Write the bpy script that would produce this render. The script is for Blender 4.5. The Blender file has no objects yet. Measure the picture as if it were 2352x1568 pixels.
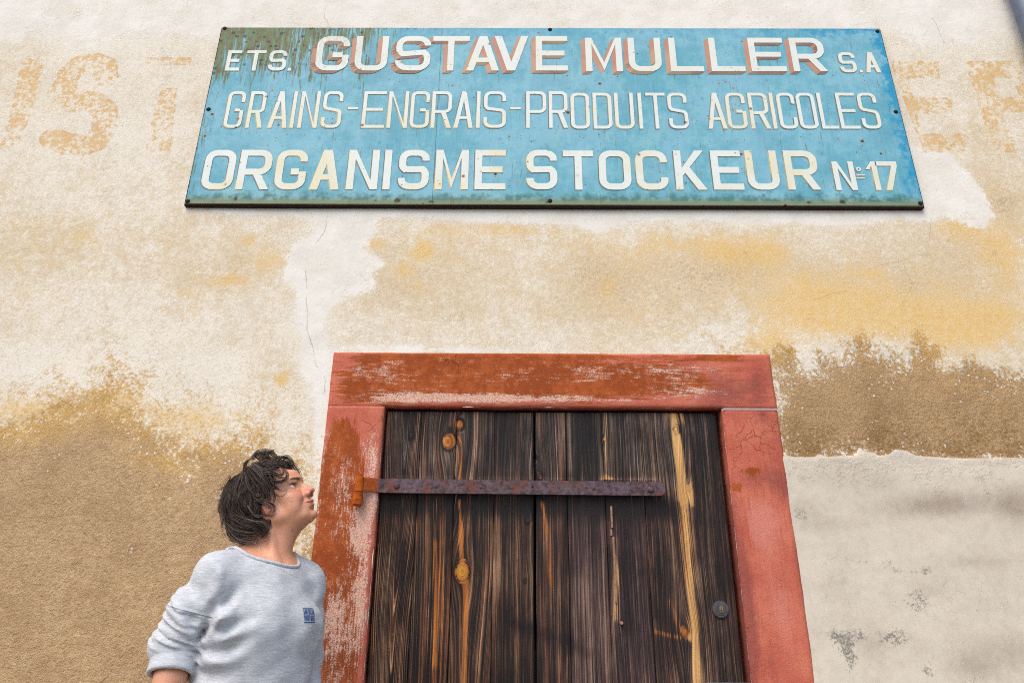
import bpy, bmesh, math, random
import numpy as np
from mathutils import Vector, Matrix, Euler

# ------------------------------------------------------------------ camera, sky, sun
scene = bpy.context.scene
COL = scene.collection
CAM_Y, CAM_H, FPX = -2.65, 1.15, 1650.0
YAW, PITCH, ROLL = 0.00663, 0.39083, 0.00701
camd = bpy.data.cameras.new('camera')
cam = bpy.data.objects.new('camera', camd)
COL.objects.link(cam)
CR = (Matrix.Rotation(YAW, 3, 'Z') @ Matrix.Rotation(math.pi/2+PITCH, 3, 'X') @ Matrix.Rotation(ROLL, 3, 'Z'))
cam.matrix_world = Matrix.Translation((0, CAM_Y, CAM_H)) @ CR.to_4x4()
camd.sensor_width = 36.0
camd.lens = 36.0*FPX/2352.0
camd.clip_end = 500
camd.clip_start = 0.05
scene.camera = cam
scene.cycles.use_denoising = False
scene.cycles.filter_width = 1.05

world = bpy.data.worlds.new('World')
scene.world = world
world.use_nodes = True
wn = world.node_tree
bg = wn.nodes['Background']
sky = wn.nodes.new('ShaderNodeTexSky')
sky.sky_type = 'NISHITA'
sky.sun_disc = False
SUN_EL, SUN_AZ = math.radians(52), math.radians(205)   # azimuth clockwise from +Y
sky.sun_elevation = SUN_EL
sky.sun_rotation = SUN_AZ
sky.air_density = 1.0
sky.dust_density = 2.5
sky.ozone_density = 1.0
wn.links.new(sky.outputs[0], bg.inputs[0])
bg.inputs[1].default_value = 0.145
sund = bpy.data.lights.new('sun', 'SUN')
sund.energy = 1.05
sund.angle = math.radians(45)
sund.color = (1.0, 0.90, 0.76)
sun = bpy.data.objects.new('sun', sund)
COL.objects.link(sun)
sdir = Vector((math.sin(SUN_AZ)*math.cos(SUN_EL), math.cos(SUN_AZ)*math.cos(SUN_EL), math.sin(SUN_EL)))
sun.rotation_euler = sdir.to_track_quat('Z', 'Y').to_euler()
vs = scene.view_settings
vs.view_transform = 'Standard'
vs.look = 'None'
vs.gamma = 1
vs.use_curve_mapping = False
vs.exposure = 0.62

# ------------------------------------------------------------------ helpers
NCR = np.array(CR)
CP = np.array([0, CAM_Y, CAM_H])

def at(px, py, y=0.0):
    """world point on the plane Y=y measured at (px, py) of the 2352 px wide survey picture"""
    d = NCR @ np.array([(px-1176)/FPX, (784-py)/FPX, -1.0])
    return CP + d*((y-CAM_Y)/d[1])

def atxz(px, py, y=0.0):
    p = at(px, py, y)
    return (p[0], p[2])

def lin(r, g, b, k=1.0):
    f = lambda c: ((c/255+0.055)/1.055)**2.4 if c > 10 else c/255/12.92
    return (f(r)*k, f(g)*k, f(b)*k, 1.0)

def link_mesh(name, me, mat=None, parent=None):
    o = bpy.data.objects.new(name, me)
    COL.objects.link(o)
    if mat is not None and len(me.materials) == 0:
        for m in (mat if isinstance(mat, (list, tuple)) else [mat]):
            me.materials.append(m)
    if parent is not None:
        o.parent = parent
        base = Vector(parent.get('_base', (0, 0, 0)))
        p = parent
        if '_base' not in parent.keys():
            base = Vector((0, 0, 0))
        o.matrix_parent_inverse = Matrix.Translation(-base)
    return o

def thing(name, label, cat, base=(0, 0, 0), group=None):
    o = bpy.data.objects.new(name, None)
    COL.objects.link(o)
    o.location = base
    o.empty_display_size = 0.1
    o['_base'] = list(base)
    o['label'] = label
    o['category'] = cat
    if group:
        o['group'] = group
    return o

def np_mesh(name, verts, quads=None, tris=None, smooth=False):
    me = bpy.data.meshes.new(name)
    verts = np.asarray(verts, dtype=np.float32)
    parts = []
    if quads is not None and len(quads):
        parts.append((np.asarray(quads, dtype=np.int32), 4))
    if tris is not None and len(tris):
        parts.append((np.asarray(tris, dtype=np.int32), 3))
    me.vertices.add(len(verts))
    me.vertices.foreach_set('co', verts.ravel())
    loops = np.concatenate([p[0].ravel() for p in parts])
    totals = np.concatenate([np.full(len(p[0]), p[1], dtype=np.int32) for p in parts])
    starts = np.concatenate([[0], np.cumsum(totals)[:-1]]).astype(np.int32)
    me.loops.add(len(loops))
    me.loops.foreach_set('vertex_index', loops)
    me.polygons.add(len(totals))
    me.polygons.foreach_set('loop_start', starts)
    me.polygons.foreach_set('loop_total', totals)
    if smooth:
        me.polygons.foreach_set('use_smooth', np.ones(len(totals), dtype=bool))
    me.update(calc_edges=True)
    me.validate()
    return me

def add_attr(me, name, arr):
    a = me.color_attributes.new(name, 'FLOAT_COLOR', 'POINT')
    arr = np.asarray(arr, dtype=np.float32)
    if arr.shape[1] < 4:
        arr = np.concatenate([arr, np.zeros((len(arr), 4-arr.shape[1]), dtype=np.float32)], axis=1)
    a.data.foreach_set('color', arr.ravel())

def bm_mesh(name, bm, smooth=False):
    me = bpy.data.meshes.new(name)
    bmesh.ops.recalc_face_normals(bm, faces=bm.faces)
    bm.to_mesh(me)
    bm.free()
    if smooth:
        for p in me.polygons:
            p.use_smooth = True
    return me

def bm_box(bm, x0, x1, y0, y1, z0, z1, bev=0.0, seg=1):
    r = bmesh.ops.create_cube(bm, size=1.0)
    vsx = r['verts']
    for v in vsx:
        v.co = Vector((x0+(v.co.x+.5)*(x1-x0), y0+(v.co.y+.5)*(y1-y0), z0+(v.co.z+.5)*(z1-z0)))
    if bev:
        es = list({e for v in vsx for e in v.link_edges})
        bmesh.ops.bevel(bm, geom=es, offset=bev, segments=seg, affect='EDGES')

def bm_cyl(bm, p0, p1, r0, r1=None, n=24, bev=0.0):
    r1 = r0 if r1 is None else r1
    p0, p1 = Vector(p0), Vector(p1)
    d = p1-p0
    r = bmesh.ops.create_cone(bm, cap_ends=True, segments=n, radius1=r0, radius2=r1, depth=d.length)
    q = d.to_track_quat('Z', 'Y')
    m = Matrix.Translation((p0+p1)/2) @ q.to_matrix().to_4x4()
    bmesh.ops.transform(bm, matrix=m, verts=r['verts'])
    if bev:
        es = [e for e in {e for v in r['verts'] for e in v.link_edges} if len(e.link_faces) == 2 and e.calc_face_angle(0) > 1.0]
        bmesh.ops.bevel(bm, geom=es, offset=bev, segments=2, affect='EDGES')
    return r

# --- numpy value noise
def _hash(ix, iy, seed):
    h = (ix.astype(np.int64)*374761393 + iy.astype(np.int64)*668265263 + seed*1442695041) & 0xffffffff
    h = ((h ^ (h >> 13))*1274126177) & 0xffffffff
    return ((h ^ (h >> 16)) & 0xffff)/65535.0

def vnoise(x, y, seed=0):
    ix, iy = np.floor(x), np.floor(y)
    fx, fy = x-ix, y-iy
    fx = fx*fx*(3-2*fx)
    fy = fy*fy*(3-2*fy)
    a, b = _hash(ix, iy, seed), _hash(ix+1, iy, seed)
    c, d = _hash(ix, iy+1, seed), _hash(ix+1, iy+1, seed)
    return (a*(1-fx)+b*fx)*(1-fy)+(c*(1-fx)+d*fx)*fy

def fbm(x, y, seed=0, octv=4):
    s, a, t = 0, 1.0, 0
    for i in range(octv):
        s = s+a*vnoise(x*2**i+17.3*i, y*2**i-9.1*i, seed+i)
        t += a
        a *= 0.5
    return s/t-0.5

def sd_poly(X, Z, pts):
    """signed distance, positive inside"""
    p = np.array(pts, dtype=np.float64)
    n = len(p)
    d = np.full(X.shape, 1e9)
    inside = np.zeros(X.shape, bool)
    for i in range(n):
        a, b = p[i], p[(i+1) % n]
        e = b-a
        wx, wz = X-a[0], Z-a[1]
        t = np.clip((wx*e[0]+wz*e[1])/max(e@e, 1e-12), 0, 1)
        d = np.minimum(d, (wx-t*e[0])**2+(wz-t*e[1])**2)
        if abs(e[1]) > 1e-12:
            c = ((a[1] <= Z) != (b[1] <= Z)) & (X < (b[0]-a[0])*(Z-a[1])/(b[1]-a[1])+a[0])
            inside ^= c
    d = np.sqrt(d)
    return np.where(inside, d, -d)

def sd_line(X, Z, pts):
    """signed (by side) distance to a polyline"""
    p = np.array(pts, dtype=np.float64)
    best = np.full(X.shape, 1e9)
    sg = np.ones(X.shape)
    for i in range(len(p)-1):
        a, b = p[i], p[i+1]
        e = b-a
        wx, wz = X-a[0], Z-a[1]
        tt = (wx*e[0]+wz*e[1])/max(e@e, 1e-12)
        t = np.clip(tt, 0, 1)
        d = np.hypot(wx-t*e[0], wz-t*e[1])
        s = np.where(e[0]*wz-e[1]*wx >= 0, 1.0, -1.0)
        if i == 0:
            s = np.where(tt < 0, 1.0, s)
        if i == len(p)-2:
            s = np.where(tt > 1, 1.0, s)
        m = d < best
        sg = np.where(m, s, sg)
        best = np.where(m, d, best)
    return best*sg

def jag(pts, amp, step, seed):
    """roughen a polyline"""
    rr = random.Random(seed)
    out = [pts[0]]
    for a, b in zip(pts[:-1], pts[1:]):
        L = math.hypot(b[0]-a[0], b[1]-a[1])
        n = max(1, int(L/step))
        for i in range(1, n+1):
            t = i/n
            j = amp if i < n else amp*.3
            out.append((a[0]+(b[0]-a[0])*t+rr.uniform(-j, j), a[1]+(b[1]-a[1])*t+rr.uniform(-j, j)))
    return out

def blobs(X, Z, lst):
    """soft blobs in survey px: (px, py, radius_px_x, radius_px_y, amp)"""
    f = np.zeros(X.shape)
    for (px, py, rx, ry, a) in lst:
        c = atxz(px, py)
        c2 = atxz(px+rx, py)
        c3 = atxz(px, py+ry)
        sx, sz = abs(c2[0]-c[0]), abs(c3[1]-c[1])
        f = f+a*np.exp(-(((X-c[0])/sx)**2+((Z-c[1])/sz)**2))
    return f

# --- shader node builder
class NT:
    def __init__(s, name):
        s.mat = bpy.data.materials.new(name)
        s.mat.use_nodes = True
        s.t = s.mat.node_tree
        s.t.nodes.clear()
        s.out = s.t.nodes.new('ShaderNodeOutputMaterial')
        s.b = s.t.nodes.new('ShaderNodeBsdfPrincipled')
        s.t.links.new(s.b.outputs[0], s.out.inputs[0])
        s.obj = s.t.nodes.new('ShaderNodeTexCoord').outputs['Object']

    def put(s, inp, v):
        if isinstance(v, bpy.types.NodeSocket):
            s.t.links.new(v, inp)
        elif v is not None:
            inp.default_value = v

    def math(s, op, a, b=None, c=None, clamp=False):
        n = s.t.nodes.new('ShaderNodeMath')
        n.operation = op
        n.use_clamp = clamp
        for i, v in enumerate((a, b, c)):
            s.put(n.inputs[i], v)
        return n.outputs[0]

    def add(s, a, b): return s.math('ADD', a, b)
    def sub(s, a, b): return s.math('SUBTRACT', a, b)
    def mul(s, a, b): return s.math('MULTIPLY', a, b)

    def step(s, v, lo, hi):
        n = s.t.nodes.new('ShaderNodeMapRange')
        n.interpolation_type = 'SMOOTHSTEP'
        s.put(n.inputs[0], v)
        s.put(n.inputs[1], lo)
        s.put(n.inputs[2], hi)
        return n.outputs[0]

    def scale(s, v, sc):
        n = s.t.nodes.new('ShaderNodeMapping')
        s.put(n.inputs[0], v)
        n.inputs['Scale'].default_value = sc
        return n.outputs[0]

    def noise(s, sc, detail=3, rough=0.55, vec=None, stretch=None, dist=0.0, off=None):
        v = s.obj if vec is None else vec
        if stretch or off:
            m = s.t.nodes.new('ShaderNodeMapping')
            s.put(m.inputs[0], v)
            m.inputs['Scale'].default_value = stretch or (1, 1, 1)
            m.inputs['Location'].default_value = off or (0, 0, 0)
            v = m.outputs[0]
        n = s.t.nodes.new('ShaderNodeTexNoise')
        s.put(n.inputs['Vector'], v)
        n.inputs['Scale'].default_value = sc
        n.inputs['Detail'].default_value = detail
        n.inputs['Roughness'].default_value = rough
        n.inputs['Distortion'].default_value = dist
        return n.outputs[0]

    def cn(s, *a, **k):   # noise centred on zero
        return s.mul(s.sub(s.noise(*a, **k), 0.5), 1.9)

    def voro(s, sc, feature='DISTANCE_TO_EDGE', vec=None, rand=1.0):
        n = s.t.nodes.new('ShaderNodeTexVoronoi')
        n.feature = feature
        s.put(n.inputs['Vector'], s.obj if vec is None else vec)
        n.inputs['Scale'].default_value = sc
        n.inputs['Randomness'].default_value = rand
        return n.outputs

    def mix(s, f, a, b, mode='MIX'):
        n = s.t.nodes.new('ShaderNodeMix')
        n.data_type = 'RGBA'
        n.blend_type = mode
        s.put(n.inputs[0], f)
        s.put(n.inputs[6], a)
        s.put(n.inputs[7], b)
        return n.outputs[2]

    def attr(s, name):
        n = s.t.nodes.new('ShaderNodeAttribute')
        n.attribute_name = name
        q = s.t.nodes.new('ShaderNodeSeparateColor')
        s.t.links.new(n.outputs['Color'], q.inputs[0])
        return q.outputs[0], q.outputs[1], q.outputs[2], n.outputs['Alpha']

    def sep(s, v):
        n = s.t.nodes.new('ShaderNodeSeparateXYZ')
        s.put(n.inputs[0], v)
        return n.outputs

    def comb(s, x, y, z):
        n = s.t.nodes.new('ShaderNodeCombineXYZ')
        for i, v in enumerate((x, y, z)):
            s.put(n.inputs[i], v)
        return n.outputs[0]

    def ramp(s, f, stops):
        n = s.t.nodes.new('ShaderNodeValToRGB')
        s.put(n.inputs[0], f)
        el = n.color_ramp.elements
        while len(el) < len(stops):
            el.new(0.5)
        for e, (p, c) in zip(el, stops):
            e.position = p
            e.color = c
        return n.outputs[0]

    def bump(s, h, dist, strength=1.0, prev=None):
        n = s.t.nodes.new('ShaderNodeBump')
        s.put(n.inputs['Height'], h)
        n.inputs['Distance'].default_value = dist
        n.inputs['Strength'].default_value = strength
        if prev is not None:
            s.put(n.inputs['Normal'], prev)
        return n.outputs[0]

    def done(s, col, rough=0.8, normal=None, metal=0.0, spec=0.3, **kw):
        s.put(s.b.inputs['Base Color'], col)
        s.put(s.b.inputs['Roughness'], rough)
        s.put(s.b.inputs['Metallic'], metal)
        s.put(s.b.inputs['Specular IOR Level'], spec)
        if normal is not None:
            s.put(s.b.inputs['Normal'], normal)
        for k, v in kw.items():
            s.put(s.b.inputs[k.replace('_', ' ')], v)
        return s.mat

def plain(name, col, rough=0.7, metal=0.0, var=0.25, sc=40):
    n = NT(name)
    f = n.noise(sc, 4)
    dark = tuple(c*(1-var) for c in col[:3])+(1,)
    lite = tuple(min(1, c*(1+var)) for c in col[:3])+(1,)
    return n.done(n.ramp(f, [(0.3, dark), (0.7, lite)]), rough, n.bump(n.noise(sc*6, 3), 0.0008), metal)

# ------------------------------------------------------------------ ground and street
def ground():
    n = NT('asphalt')
    a, b = n.noise(3, 5), n.noise(220, 3)
    c = n.mix(n.step(b, .35, .7), lin(60, 59, 58), lin(98, 96, 93))
    c = n.mix(n.mul(n.step(a, .4, .65), .5), c, lin(76, 74, 71))
    asphalt = n.done(c, .9, n.bump(b, .003))
    bm = bmesh.new()
    N = 12
    xs = np.linspace(-120, 120, N)
    ys = np.linspace(-120, -1.30, N)
    vv = [[bm.verts.new((x, y, -0.12)) for y in ys] for x in xs]
    for i in range(N-1):
        for j in range(N-1):
            bm.faces.new((vv[i][j], vv[i+1][j], vv[i+1][j+1], vv[i][j+1]))
    o = link_mesh('road', bm_mesh('road', bm), asphalt)
    o['kind'] = 'structure'
    n = NT('paving_concrete')
    b = n.noise(160, 4)
    c = n.mix(n.noise(4, 5), lin(128, 122, 112), lin(160, 152, 140))
    c = n.mix(n.mul(n.step(b, .5, .7), .4), c, lin(95, 90, 84))
    pav = n.done(c, .9, n.bump(b, .002))
    bm = bmesh.new()
    bm_box(bm, -60, 60, -1.15, 0.2, -0.3, 0.0)
    o = link_mesh('pavement', bm_mesh('pavement', bm), pav)
    o['kind'] = 'structure'
    bm = bmesh.new()
    for i in range(-30, 30):
        bm_box(bm, i*1.0+.004, i*1.0+.996, -1.31, -1.154, -0.3, 0.006, .012, 2)
    o = link_mesh('kerb', bm_mesh('kerb', bm), pav)
    o['kind'] = 'structure'
ground()

# ------------------------------------------------------------------ the rendered wall
OX0, OX1, OZ1 = -0.506, 0.788, 1.968           # door opening
FX0, FX1, FZ1 = -0.724, 1.000, 2.190           # painted stone surround

def F5(x, y): return (x*.3297, y*.3297)                     # survey zooms -> survey px
def F6(x, y): return (x*.3294+1952.4, y*.3294)
def Z1(x, y): return (x*.33364, y*.33364+459.4)
def Z3(x, y): return (x*.3919+1493, y*.3919+447.9)
def Z4(x, y): return (x*.3592+1722.6, y*.3592+1004.9)
def P(pts, f=None):
    return [atxz(*(f(*p) if f else p)) for p in pts]

def wall():
    def axis(a, b, c, d, fine, coarse):
        return np.unique(np.round(np.concatenate([np.arange(a, b, coarse), np.arange(b, c, fine), np.arange(c, d+coarse*.5, coarse)]), 5))
    xs = axis(-7.0, -2.72, 2.66, 7.0, .008, .12)
    zs = axis(0.0, 0.93, 4.16, 6.3, .008, .09)
    # snap grid lines to the opening
    for v in (OX0, OX1):
        xs[np.argmin(abs(xs-v))] = v
    zs[np.argmin(abs(zs-OZ1))] = OZ1
    X, Z = np.meshgrid(xs, zs, indexing='ij')
    # --- masks
    brown = np.maximum(
        sd_poly(X, Z, P([(-1500, 985), (0, 985), (60, 975), (110, 950), (170, 925), (250, 905), (300, 940), (340, 1000), (400, 1040), (470, 1050), (520, 985), (560, 1010),
                         (610, 1060), (650, 1120), (700, 1200), (712, 1300), (690, 1600), (560, 2600), (-1500, 2600)])),
        sd_poly(X, Z, P([(1765, 818), (1772, 816), (1814, 805), (1846, 836), (1869, 836), (1904, 812), (1975, 797), (2042, 808), (2073, 828), (2104, 789), (2128, 781),
                         (2183, 840), (2238, 820), (2277, 844), (2352, 852), (2900, 850), (2900, 1075), (1765, 1075)])))
    brown = np.minimum(brown, 0.25)+.10*fbm(X*4.5, Z*5.5, 301, 5)+.04*fbm(X*16, Z*18, 303, 4)
    white = sd_poly(X, Z, P([(731, 470), (731, 503), (700, 545), (667, 563), (654, 593), (660, 640), (681, 653), (684, 693), (667, 753), (687, 780), (677, 867), (711, 880),
                             (714, 960), (722, 1060), (735, 1240), (770, 1240), (790, 812), (860, 809), (1200, 809), (1200, 802), (900, 798), (757, 786), (753, 750), (767, 699), (798, 678), (859, 664),
                             (856, 623), (890, 606), (829, 576), (863, 538), (866, 504), (868, 470)]))
    white = np.maximum(white, sd_poly(X, Z, P([(425, 440), (430, 482), (640, 500), (750, 502), (1000, 507), (1170, 513), (1300, 514), (1370, 530), (1480, 508), (1700, 516), (2120, 512),
                                               (2170, 500), (2230, 525), (2278, 522), (2278, 494), (2262, 438), (2229, 395), (2190, 350), (2060, 330), (1990, 440)])))
    topz = at(1176, 105)[2]
    white = np.maximum(white, np.minimum((Z-topz)*.25-.01, .02))
    white = np.maximum(white, sd_poly(X, Z, P([(600, 140), (800, 225), (930, 255), (1010, 60), (1140, -20), (1140, -400), (600, -400)], lambda a, b: (a*.3294+1952.4, b*.3294)))*.5-.01)
    white = white+.05*fbm(X*6, Z*6, 311, 5)
    cement = sd_poly(X, Z, P([(1770, 1049), (1803, 1047), (1840, 1050), (1870, 1050), (1880, 1042), (1900, 1049), (1960, 1046), (1975, 1037), (2010, 1040), (2016, 1046), (2040, 1044), (2056, 1031),
                              (2085, 1035), (2104, 1046), (2150, 1049), (2210, 1052), (2352, 1051), (3300, 1050), (3300, 2600), (1900, 2600), (1860, 1500)]))
    dens = .34+blobs(X, Z, [(230, 560, 260, 110, .22), (520, 620, 150, 110, .28), (1000, 640, 260, 110, .32), (1400, 660, 260, 110, .38), (1700, 600, 200, 90, .34), (1950, 650, 260, 110, .35),
                            (2250, 650, 160, 200, .30), (620, 850, 60, 60, .25), (2200, 200, 120, 60, .15), (2300, 450, 50, 90, .35), (300, 760, 200, 80, .02), (100, 840, 300, 40, -.22),
                            (480, 850, 120, 50, -.25), (120, 420, 160, 60, -.05), (200, 700, 120, 60, -.08), (320, 90, 260, 80, -.15), (1900, 20, 500, 40, -.2)])
    dens += .55*fbm(X*2.4, Z*2.8, 5, 6)+.22*fbm(X*9, Z*10, 8, 4)
    och = blobs(X, Z, [(969, 576, 26, 24, 1.0), (931, 620, 24, 26, .7), (965, 656, 22, 12, .7), (856, 562, 40, 14, .5), (1184, 528, 120, 16, .5), (1000, 530, 90, 22, .35), (1396, 664, 22, 40, .4),
                       (520, 646, 50, 20, .65), (434, 673, 30, 14, .55), (574, 553, 24, 16, .5), (620, 593, 45, 30, .55), (447, 713, 26, 24, .4), (644, 873, 16, 18, 1.0), (43, 516, 40, 26, .35),
                       (43, 606, 18, 16, .45), (200, 546, 60, 20, .35), (400, 786, 20, 20, .45), (1669, 577, 80, 44, .55), (1767, 569, 40, 40, .5), (1936, 722, 170, 55, 1.1), (2238, 750, 120, 60, .95),
                       (1767, 793, 70, 40, .8), (1995, 628, 30, 16, .5), (2198, 526, 60, 30, .6), (2316, 577, 60, 60, .6), (1826, 652, 60, 30, .4), (1480, 720, 60, 40, .4), (1540, 770, 50, 20, .4),
                       (2060, 700, 200, 110, .35), (2330, 690, 70, 60, .35), (1500, 560, 180, 30, .3), (252, 915, 80, 30, .75), (338, 1055, 60, 16, .7), (397, 1073, 40, 14, .6), (18, 992, 50, 30, .6),
                       (122, 996, 60, 22, .6), (60, 940, 100, 26, .5), (450, 960, 120, 30, .45), (300, 1180, 200, 60, .2), (2280, 540, 60, 60, .3), (2320, 960, 0.1, .1, 0)])
    och += .30*fbm(X*3, Z*3.6, 21, 5)+.22*fbm(X*12, Z*14, 23, 4)
    och -= .10*np.clip((Z-3.6)/.3, 0, 1)
    och += blobs(X, Z, [(1200, 560, 500, 70, .22), (1500, 640, 300, 120, .16), (1900, 640, 300, 130, .20), (2250, 600, 140, 180, .20), (500, 600, 260, 110, .16), (250, 560, 240, 60, .14), (200, 960, 260, 60, .45), (480, 1010, 160, 60, .4), (560, 900, 140, 60, .2)])
    smudge = blobs(X, Z, [(2100, 1165, 110, 26, .55), (2190, 1150, 90, 30, .5), (2340, 1160, 60, 40, .8), (1850, 1170, 60, 40, .35), (1950, 1205, 120, 16, .25), (2010, 1110, 90, 30, .2), (2250, 1290, 100, 16, .3),
                          (2330, 1500, 120, 50, .4), (2000, 1480, 60, 40, .3), (2230, 1530, 60, 30, .35), (1900, 1090, 120, 30, .15), (2300, 1060, 60, 14, .25)])
    smudge += .25*fbm(X*3, Z*5, 77, 5)
    mild = blobs(X, Z, [(1840, 1180, 34, 26, .9), (1900, 1160, 30, 16, .6), (2110, 1380, 50, 46, .9), (2050, 1465, 60, 34, .95), (1950, 1510, 30, 50, 1.0), (1915, 1460, 40, 26, .7), (2125, 1310, 30, 16, .9),
                        (1980, 1290, 20, 14, .8), (2040, 1290, 24, 18, .8), (1945, 1380, 30, 30, .5), (2130, 1540, 20, 30, .9), (1890, 1380, 50, 80, .25), (2190, 1500, 60, 40, .4), (2240, 1560, 50, 30, .7),
                        (2060, 1310, 30, 10, .6), (1975, 1455, 24, 18, .6)])
    # faded painted capitals of an older inscription
    let = np.full(X.shape, -1.0)
    for poly in ([(150, 410), (305, 405), (240, 700), (190, 860), (120, 990), (20, 1045), (-160, 1040), (-260, 960), (-270, 900), (-150, 940), (0, 960), (60, 860), (110, 640)],
                 [(-310, 410), (-200, 410), (-250, 800), (-160, 950), (-230, 1010), (-330, 930), (-370, 800)],
                 [(1125, 620), (1230, 620), (1190, 1050), (1020, 1060), (1060, 850)], [(1010, 405), (1330, 405), (1320, 455), (1000, 455)]):
        let = np.maximum(let, sd_poly(X, Z, P(poly, F5)))
    scen = P([(745, 545), (735, 470), (660, 440), (560, 450), (480, 520), (440, 640), (500, 715), (640, 700), (735, 780), (735, 890), (680, 985), (570, 1025), (450, 1005), (365, 965)], F5)
    let = np.maximum(let, atxz(150, 100)[0]*0+.055-np.abs(sd_line(X, Z, scen)))
    for poly in ([(280, 430), (620, 430), (620, 540), (400, 545), (440, 680), (710, 680), (715, 790), (460, 792), (492, 935), (790, 935), (805, 1060), (515, 1062)],
                 [(805, 430), (955, 430), (1155, 1060), (1005, 1062)], [(960, 430), (1300, 430), (1420, 480), (1440, 640), (1350, 780), (1060, 782), (1035, 690), (1180, 680), (1150, 545), (990, 540)],
                 [(1210, 790), (1360, 780), (1560, 1060), (1390, 1062)]):
        let = np.maximum(let, sd_poly(X, Z, P(poly, F6)))
    # cracks
    c1 = sd_line(X, Z, jag(P([(2270, 70), (2240, 210), (2170, 310), (2120, 370), (2105, 470), (2105, 680), (2120, 780), (2115, 900), (2150, 1010), (2180, 1140), (2240, 1240), (2235, 1330)], Z1), .006, .05, 1))
    c2 = sd_line(X, Z, jag(P([(1280, 440), (1380, 405), (1480, 390), (1530, 360), (1640, 345), (1690, 355), (1720, 320), (1750, 260)], Z3), .006, .04, 2))
    c3 = sd_line(X, Z, jag(P([(1485, 390), (1500, 450), (1540, 540), (1500, 600), (1480, 650)], Z3), .006, .04, 3))
    c4 = sd_line(X, Z, jag(P([(960, 620), (1060, 580), (1140, 570), (1200, 575)], Z3), .006, .04, 4))
    c5 = sd_line(X, Z, jag(P([(700, 150), (690, 240), (730, 330)], lambda a, b: (a*.5+400, b*.5-80)), .005, .03, 5))
    c6 = sd_line(X, Z, jag(P([(575, 130), (620, 210), (660, 300)], F6), .004, .03, 6))
    c7 = sd_line(X, Z, jag(P([(1030, 470), (1010, 600), (1000, 740)], lambda a, b: (a*.3919+1740, b*.3919+300)), .005, .04, 7))
    ca = min_abs([c1, c5, c6])
    cb = min_abs([c2, c7])
    cc = min_abs([c3, c4])
    # --- relief of the render coats
    warp = fbm(X*9, Z*9, 40, 4)*.05
    bb = 1/(1+np.exp(-np.clip((brown+warp)/.006, -30, 30)))
    cm = 1/(1+np.exp(-np.clip((cement+warp*.1)/.003, -30, 30)))
    h = fbm(X*1.1, Z*1.1, 9, 3)*.012 - bb*(1-cm)*.0035 + bb*fbm(X*30, Z*30, 60, 3)*.0025
    h += cm*(.0015+fbm(X*4, Z*7, 61, 4)*.008)
    # settle to zero beside the door opening
    edge = np.maximum(np.maximum(OX0-X, X-OX1), Z-OZ1)
    h *= np.clip((edge-.06)/.2, 0, 1)
    V = np.stack([X, -h, Z], -1).reshape(-1, 3)
    nx, nz = X.shape
    I = np.arange(nx*nz).reshape(nx, nz)
    q = np.stack([I[:-1, :-1], I[1:, :-1], I[1:, 1:], I[:-1, 1:]], -1)
    xc, zc = (xs[:-1]+xs[1:])/2, (zs[:-1]+zs[1:])/2
    hole = (xc[:, None] > OX0) & (xc[:, None] < OX1) & (zc[None] < OZ1)
    q = q[~hole]
    me = np_mesh('building_wall', V, q.reshape(-1, 4), smooth=True)
    cl = lambda a, m: np.clip(a, -m, m).ravel()
    add_attr(me, 'm1', np.stack([cl(brown, .4), cl(white, .3), cl(cement, .3), dens.ravel()], -1))
    add_attr(me, 'm2', np.stack([och.ravel(), smudge.ravel(), mild.ravel(), cl(let, .2)], -1))
    add_attr(me, 'm3', np.stack([cl(ca, .1), cl(cb, .1), cl(cc, .1), np.minimum(np.minimum(np.abs(ca), np.abs(cb)), np.abs(cc)).ravel()], -1))

    # --- material
    n = NT('aged_render')
    br, wh, ce, de = n.attr('m1')
    oc, sm, mi, le = n.attr('m2')
    ka, kb, kc, kd = n.attr('m3')
    fine = n.cn(190, 4, .65)
    fine2 = n.cn(330, 2, .6, off=(3, 1, 2))
    med = n.cn(38, 5, .62)
    big = n.cn(6, 6, .6)
    str_ = n.cn(90, 4, .6, stretch=(1, 1, .55))
    mott = n.cn(15, 8, .72, off=(2, 9, 4))
    streak = n.cn(7, 5, .6, stretch=(1.6, 1, .45), off=(6, 2, 8))
    # cream limewash, worn down to a beige coat
    cream = n.mix(n.step(big, -.3, .4), lin(232, 224, 206), lin(222, 213, 194))
    cream = n.mix(n.mul(n.step(n.add(fine, med), .1, .6), .35), cream, lin(206, 190, 170))
    beige = n.mix(n.step(med, -.4, .4), lin(220, 197, 156), lin(208, 188, 156))
    grit = n.cn(85, 3, .7, off=(1, 8, 2))
    f = n.add(n.add(n.mul(n.sub(de, .46), 1.1), n.mul(fine, .40)), n.add(n.mul(med, .40), n.add(n.mul(grit, .45), n.add(n.mul(mott, .55), n.mul(streak, .35)))))
    f = n.step(f, -.32, .42)
    col = n.mix(n.mul(f, .88), cream, beige)
    f2 = n.add(n.sub(de, .80), n.add(n.mul(grit, .7), n.add(n.mul(fine, .6), n.mul(med, .2))))
    col = n.mix(n.mul(n.step(f2, .0, .35), .55), col, lin(170, 146, 114))
    f3 = n.add(n.mul(grit, -1.0), n.add(n.mul(fine, -.6), n.add(n.mul(med, -.5), n.add(n.mul(mott, -.7), n.mul(n.sub(.5, de), .9)))))
    col = n.mix(n.mul(n.step(f3, .12, .45), .6), col, lin(238, 230, 216))
    # ochre wash
    fo = n.add(n.sub(oc, .34), n.add(n.mul(med, .42), n.add(n.mul(grit, .30), n.mul(big, .55))))
    fo = n.add(fo, n.add(n.mul(mott, .45), n.mul(fine, .22)))
    col = n.mix(n.mul(n.step(fo, -.15, .70), .80), col, n.mix(n.step(med, -.15, .2), lin(226, 186, 112), lin(230, 198, 138)))
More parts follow.
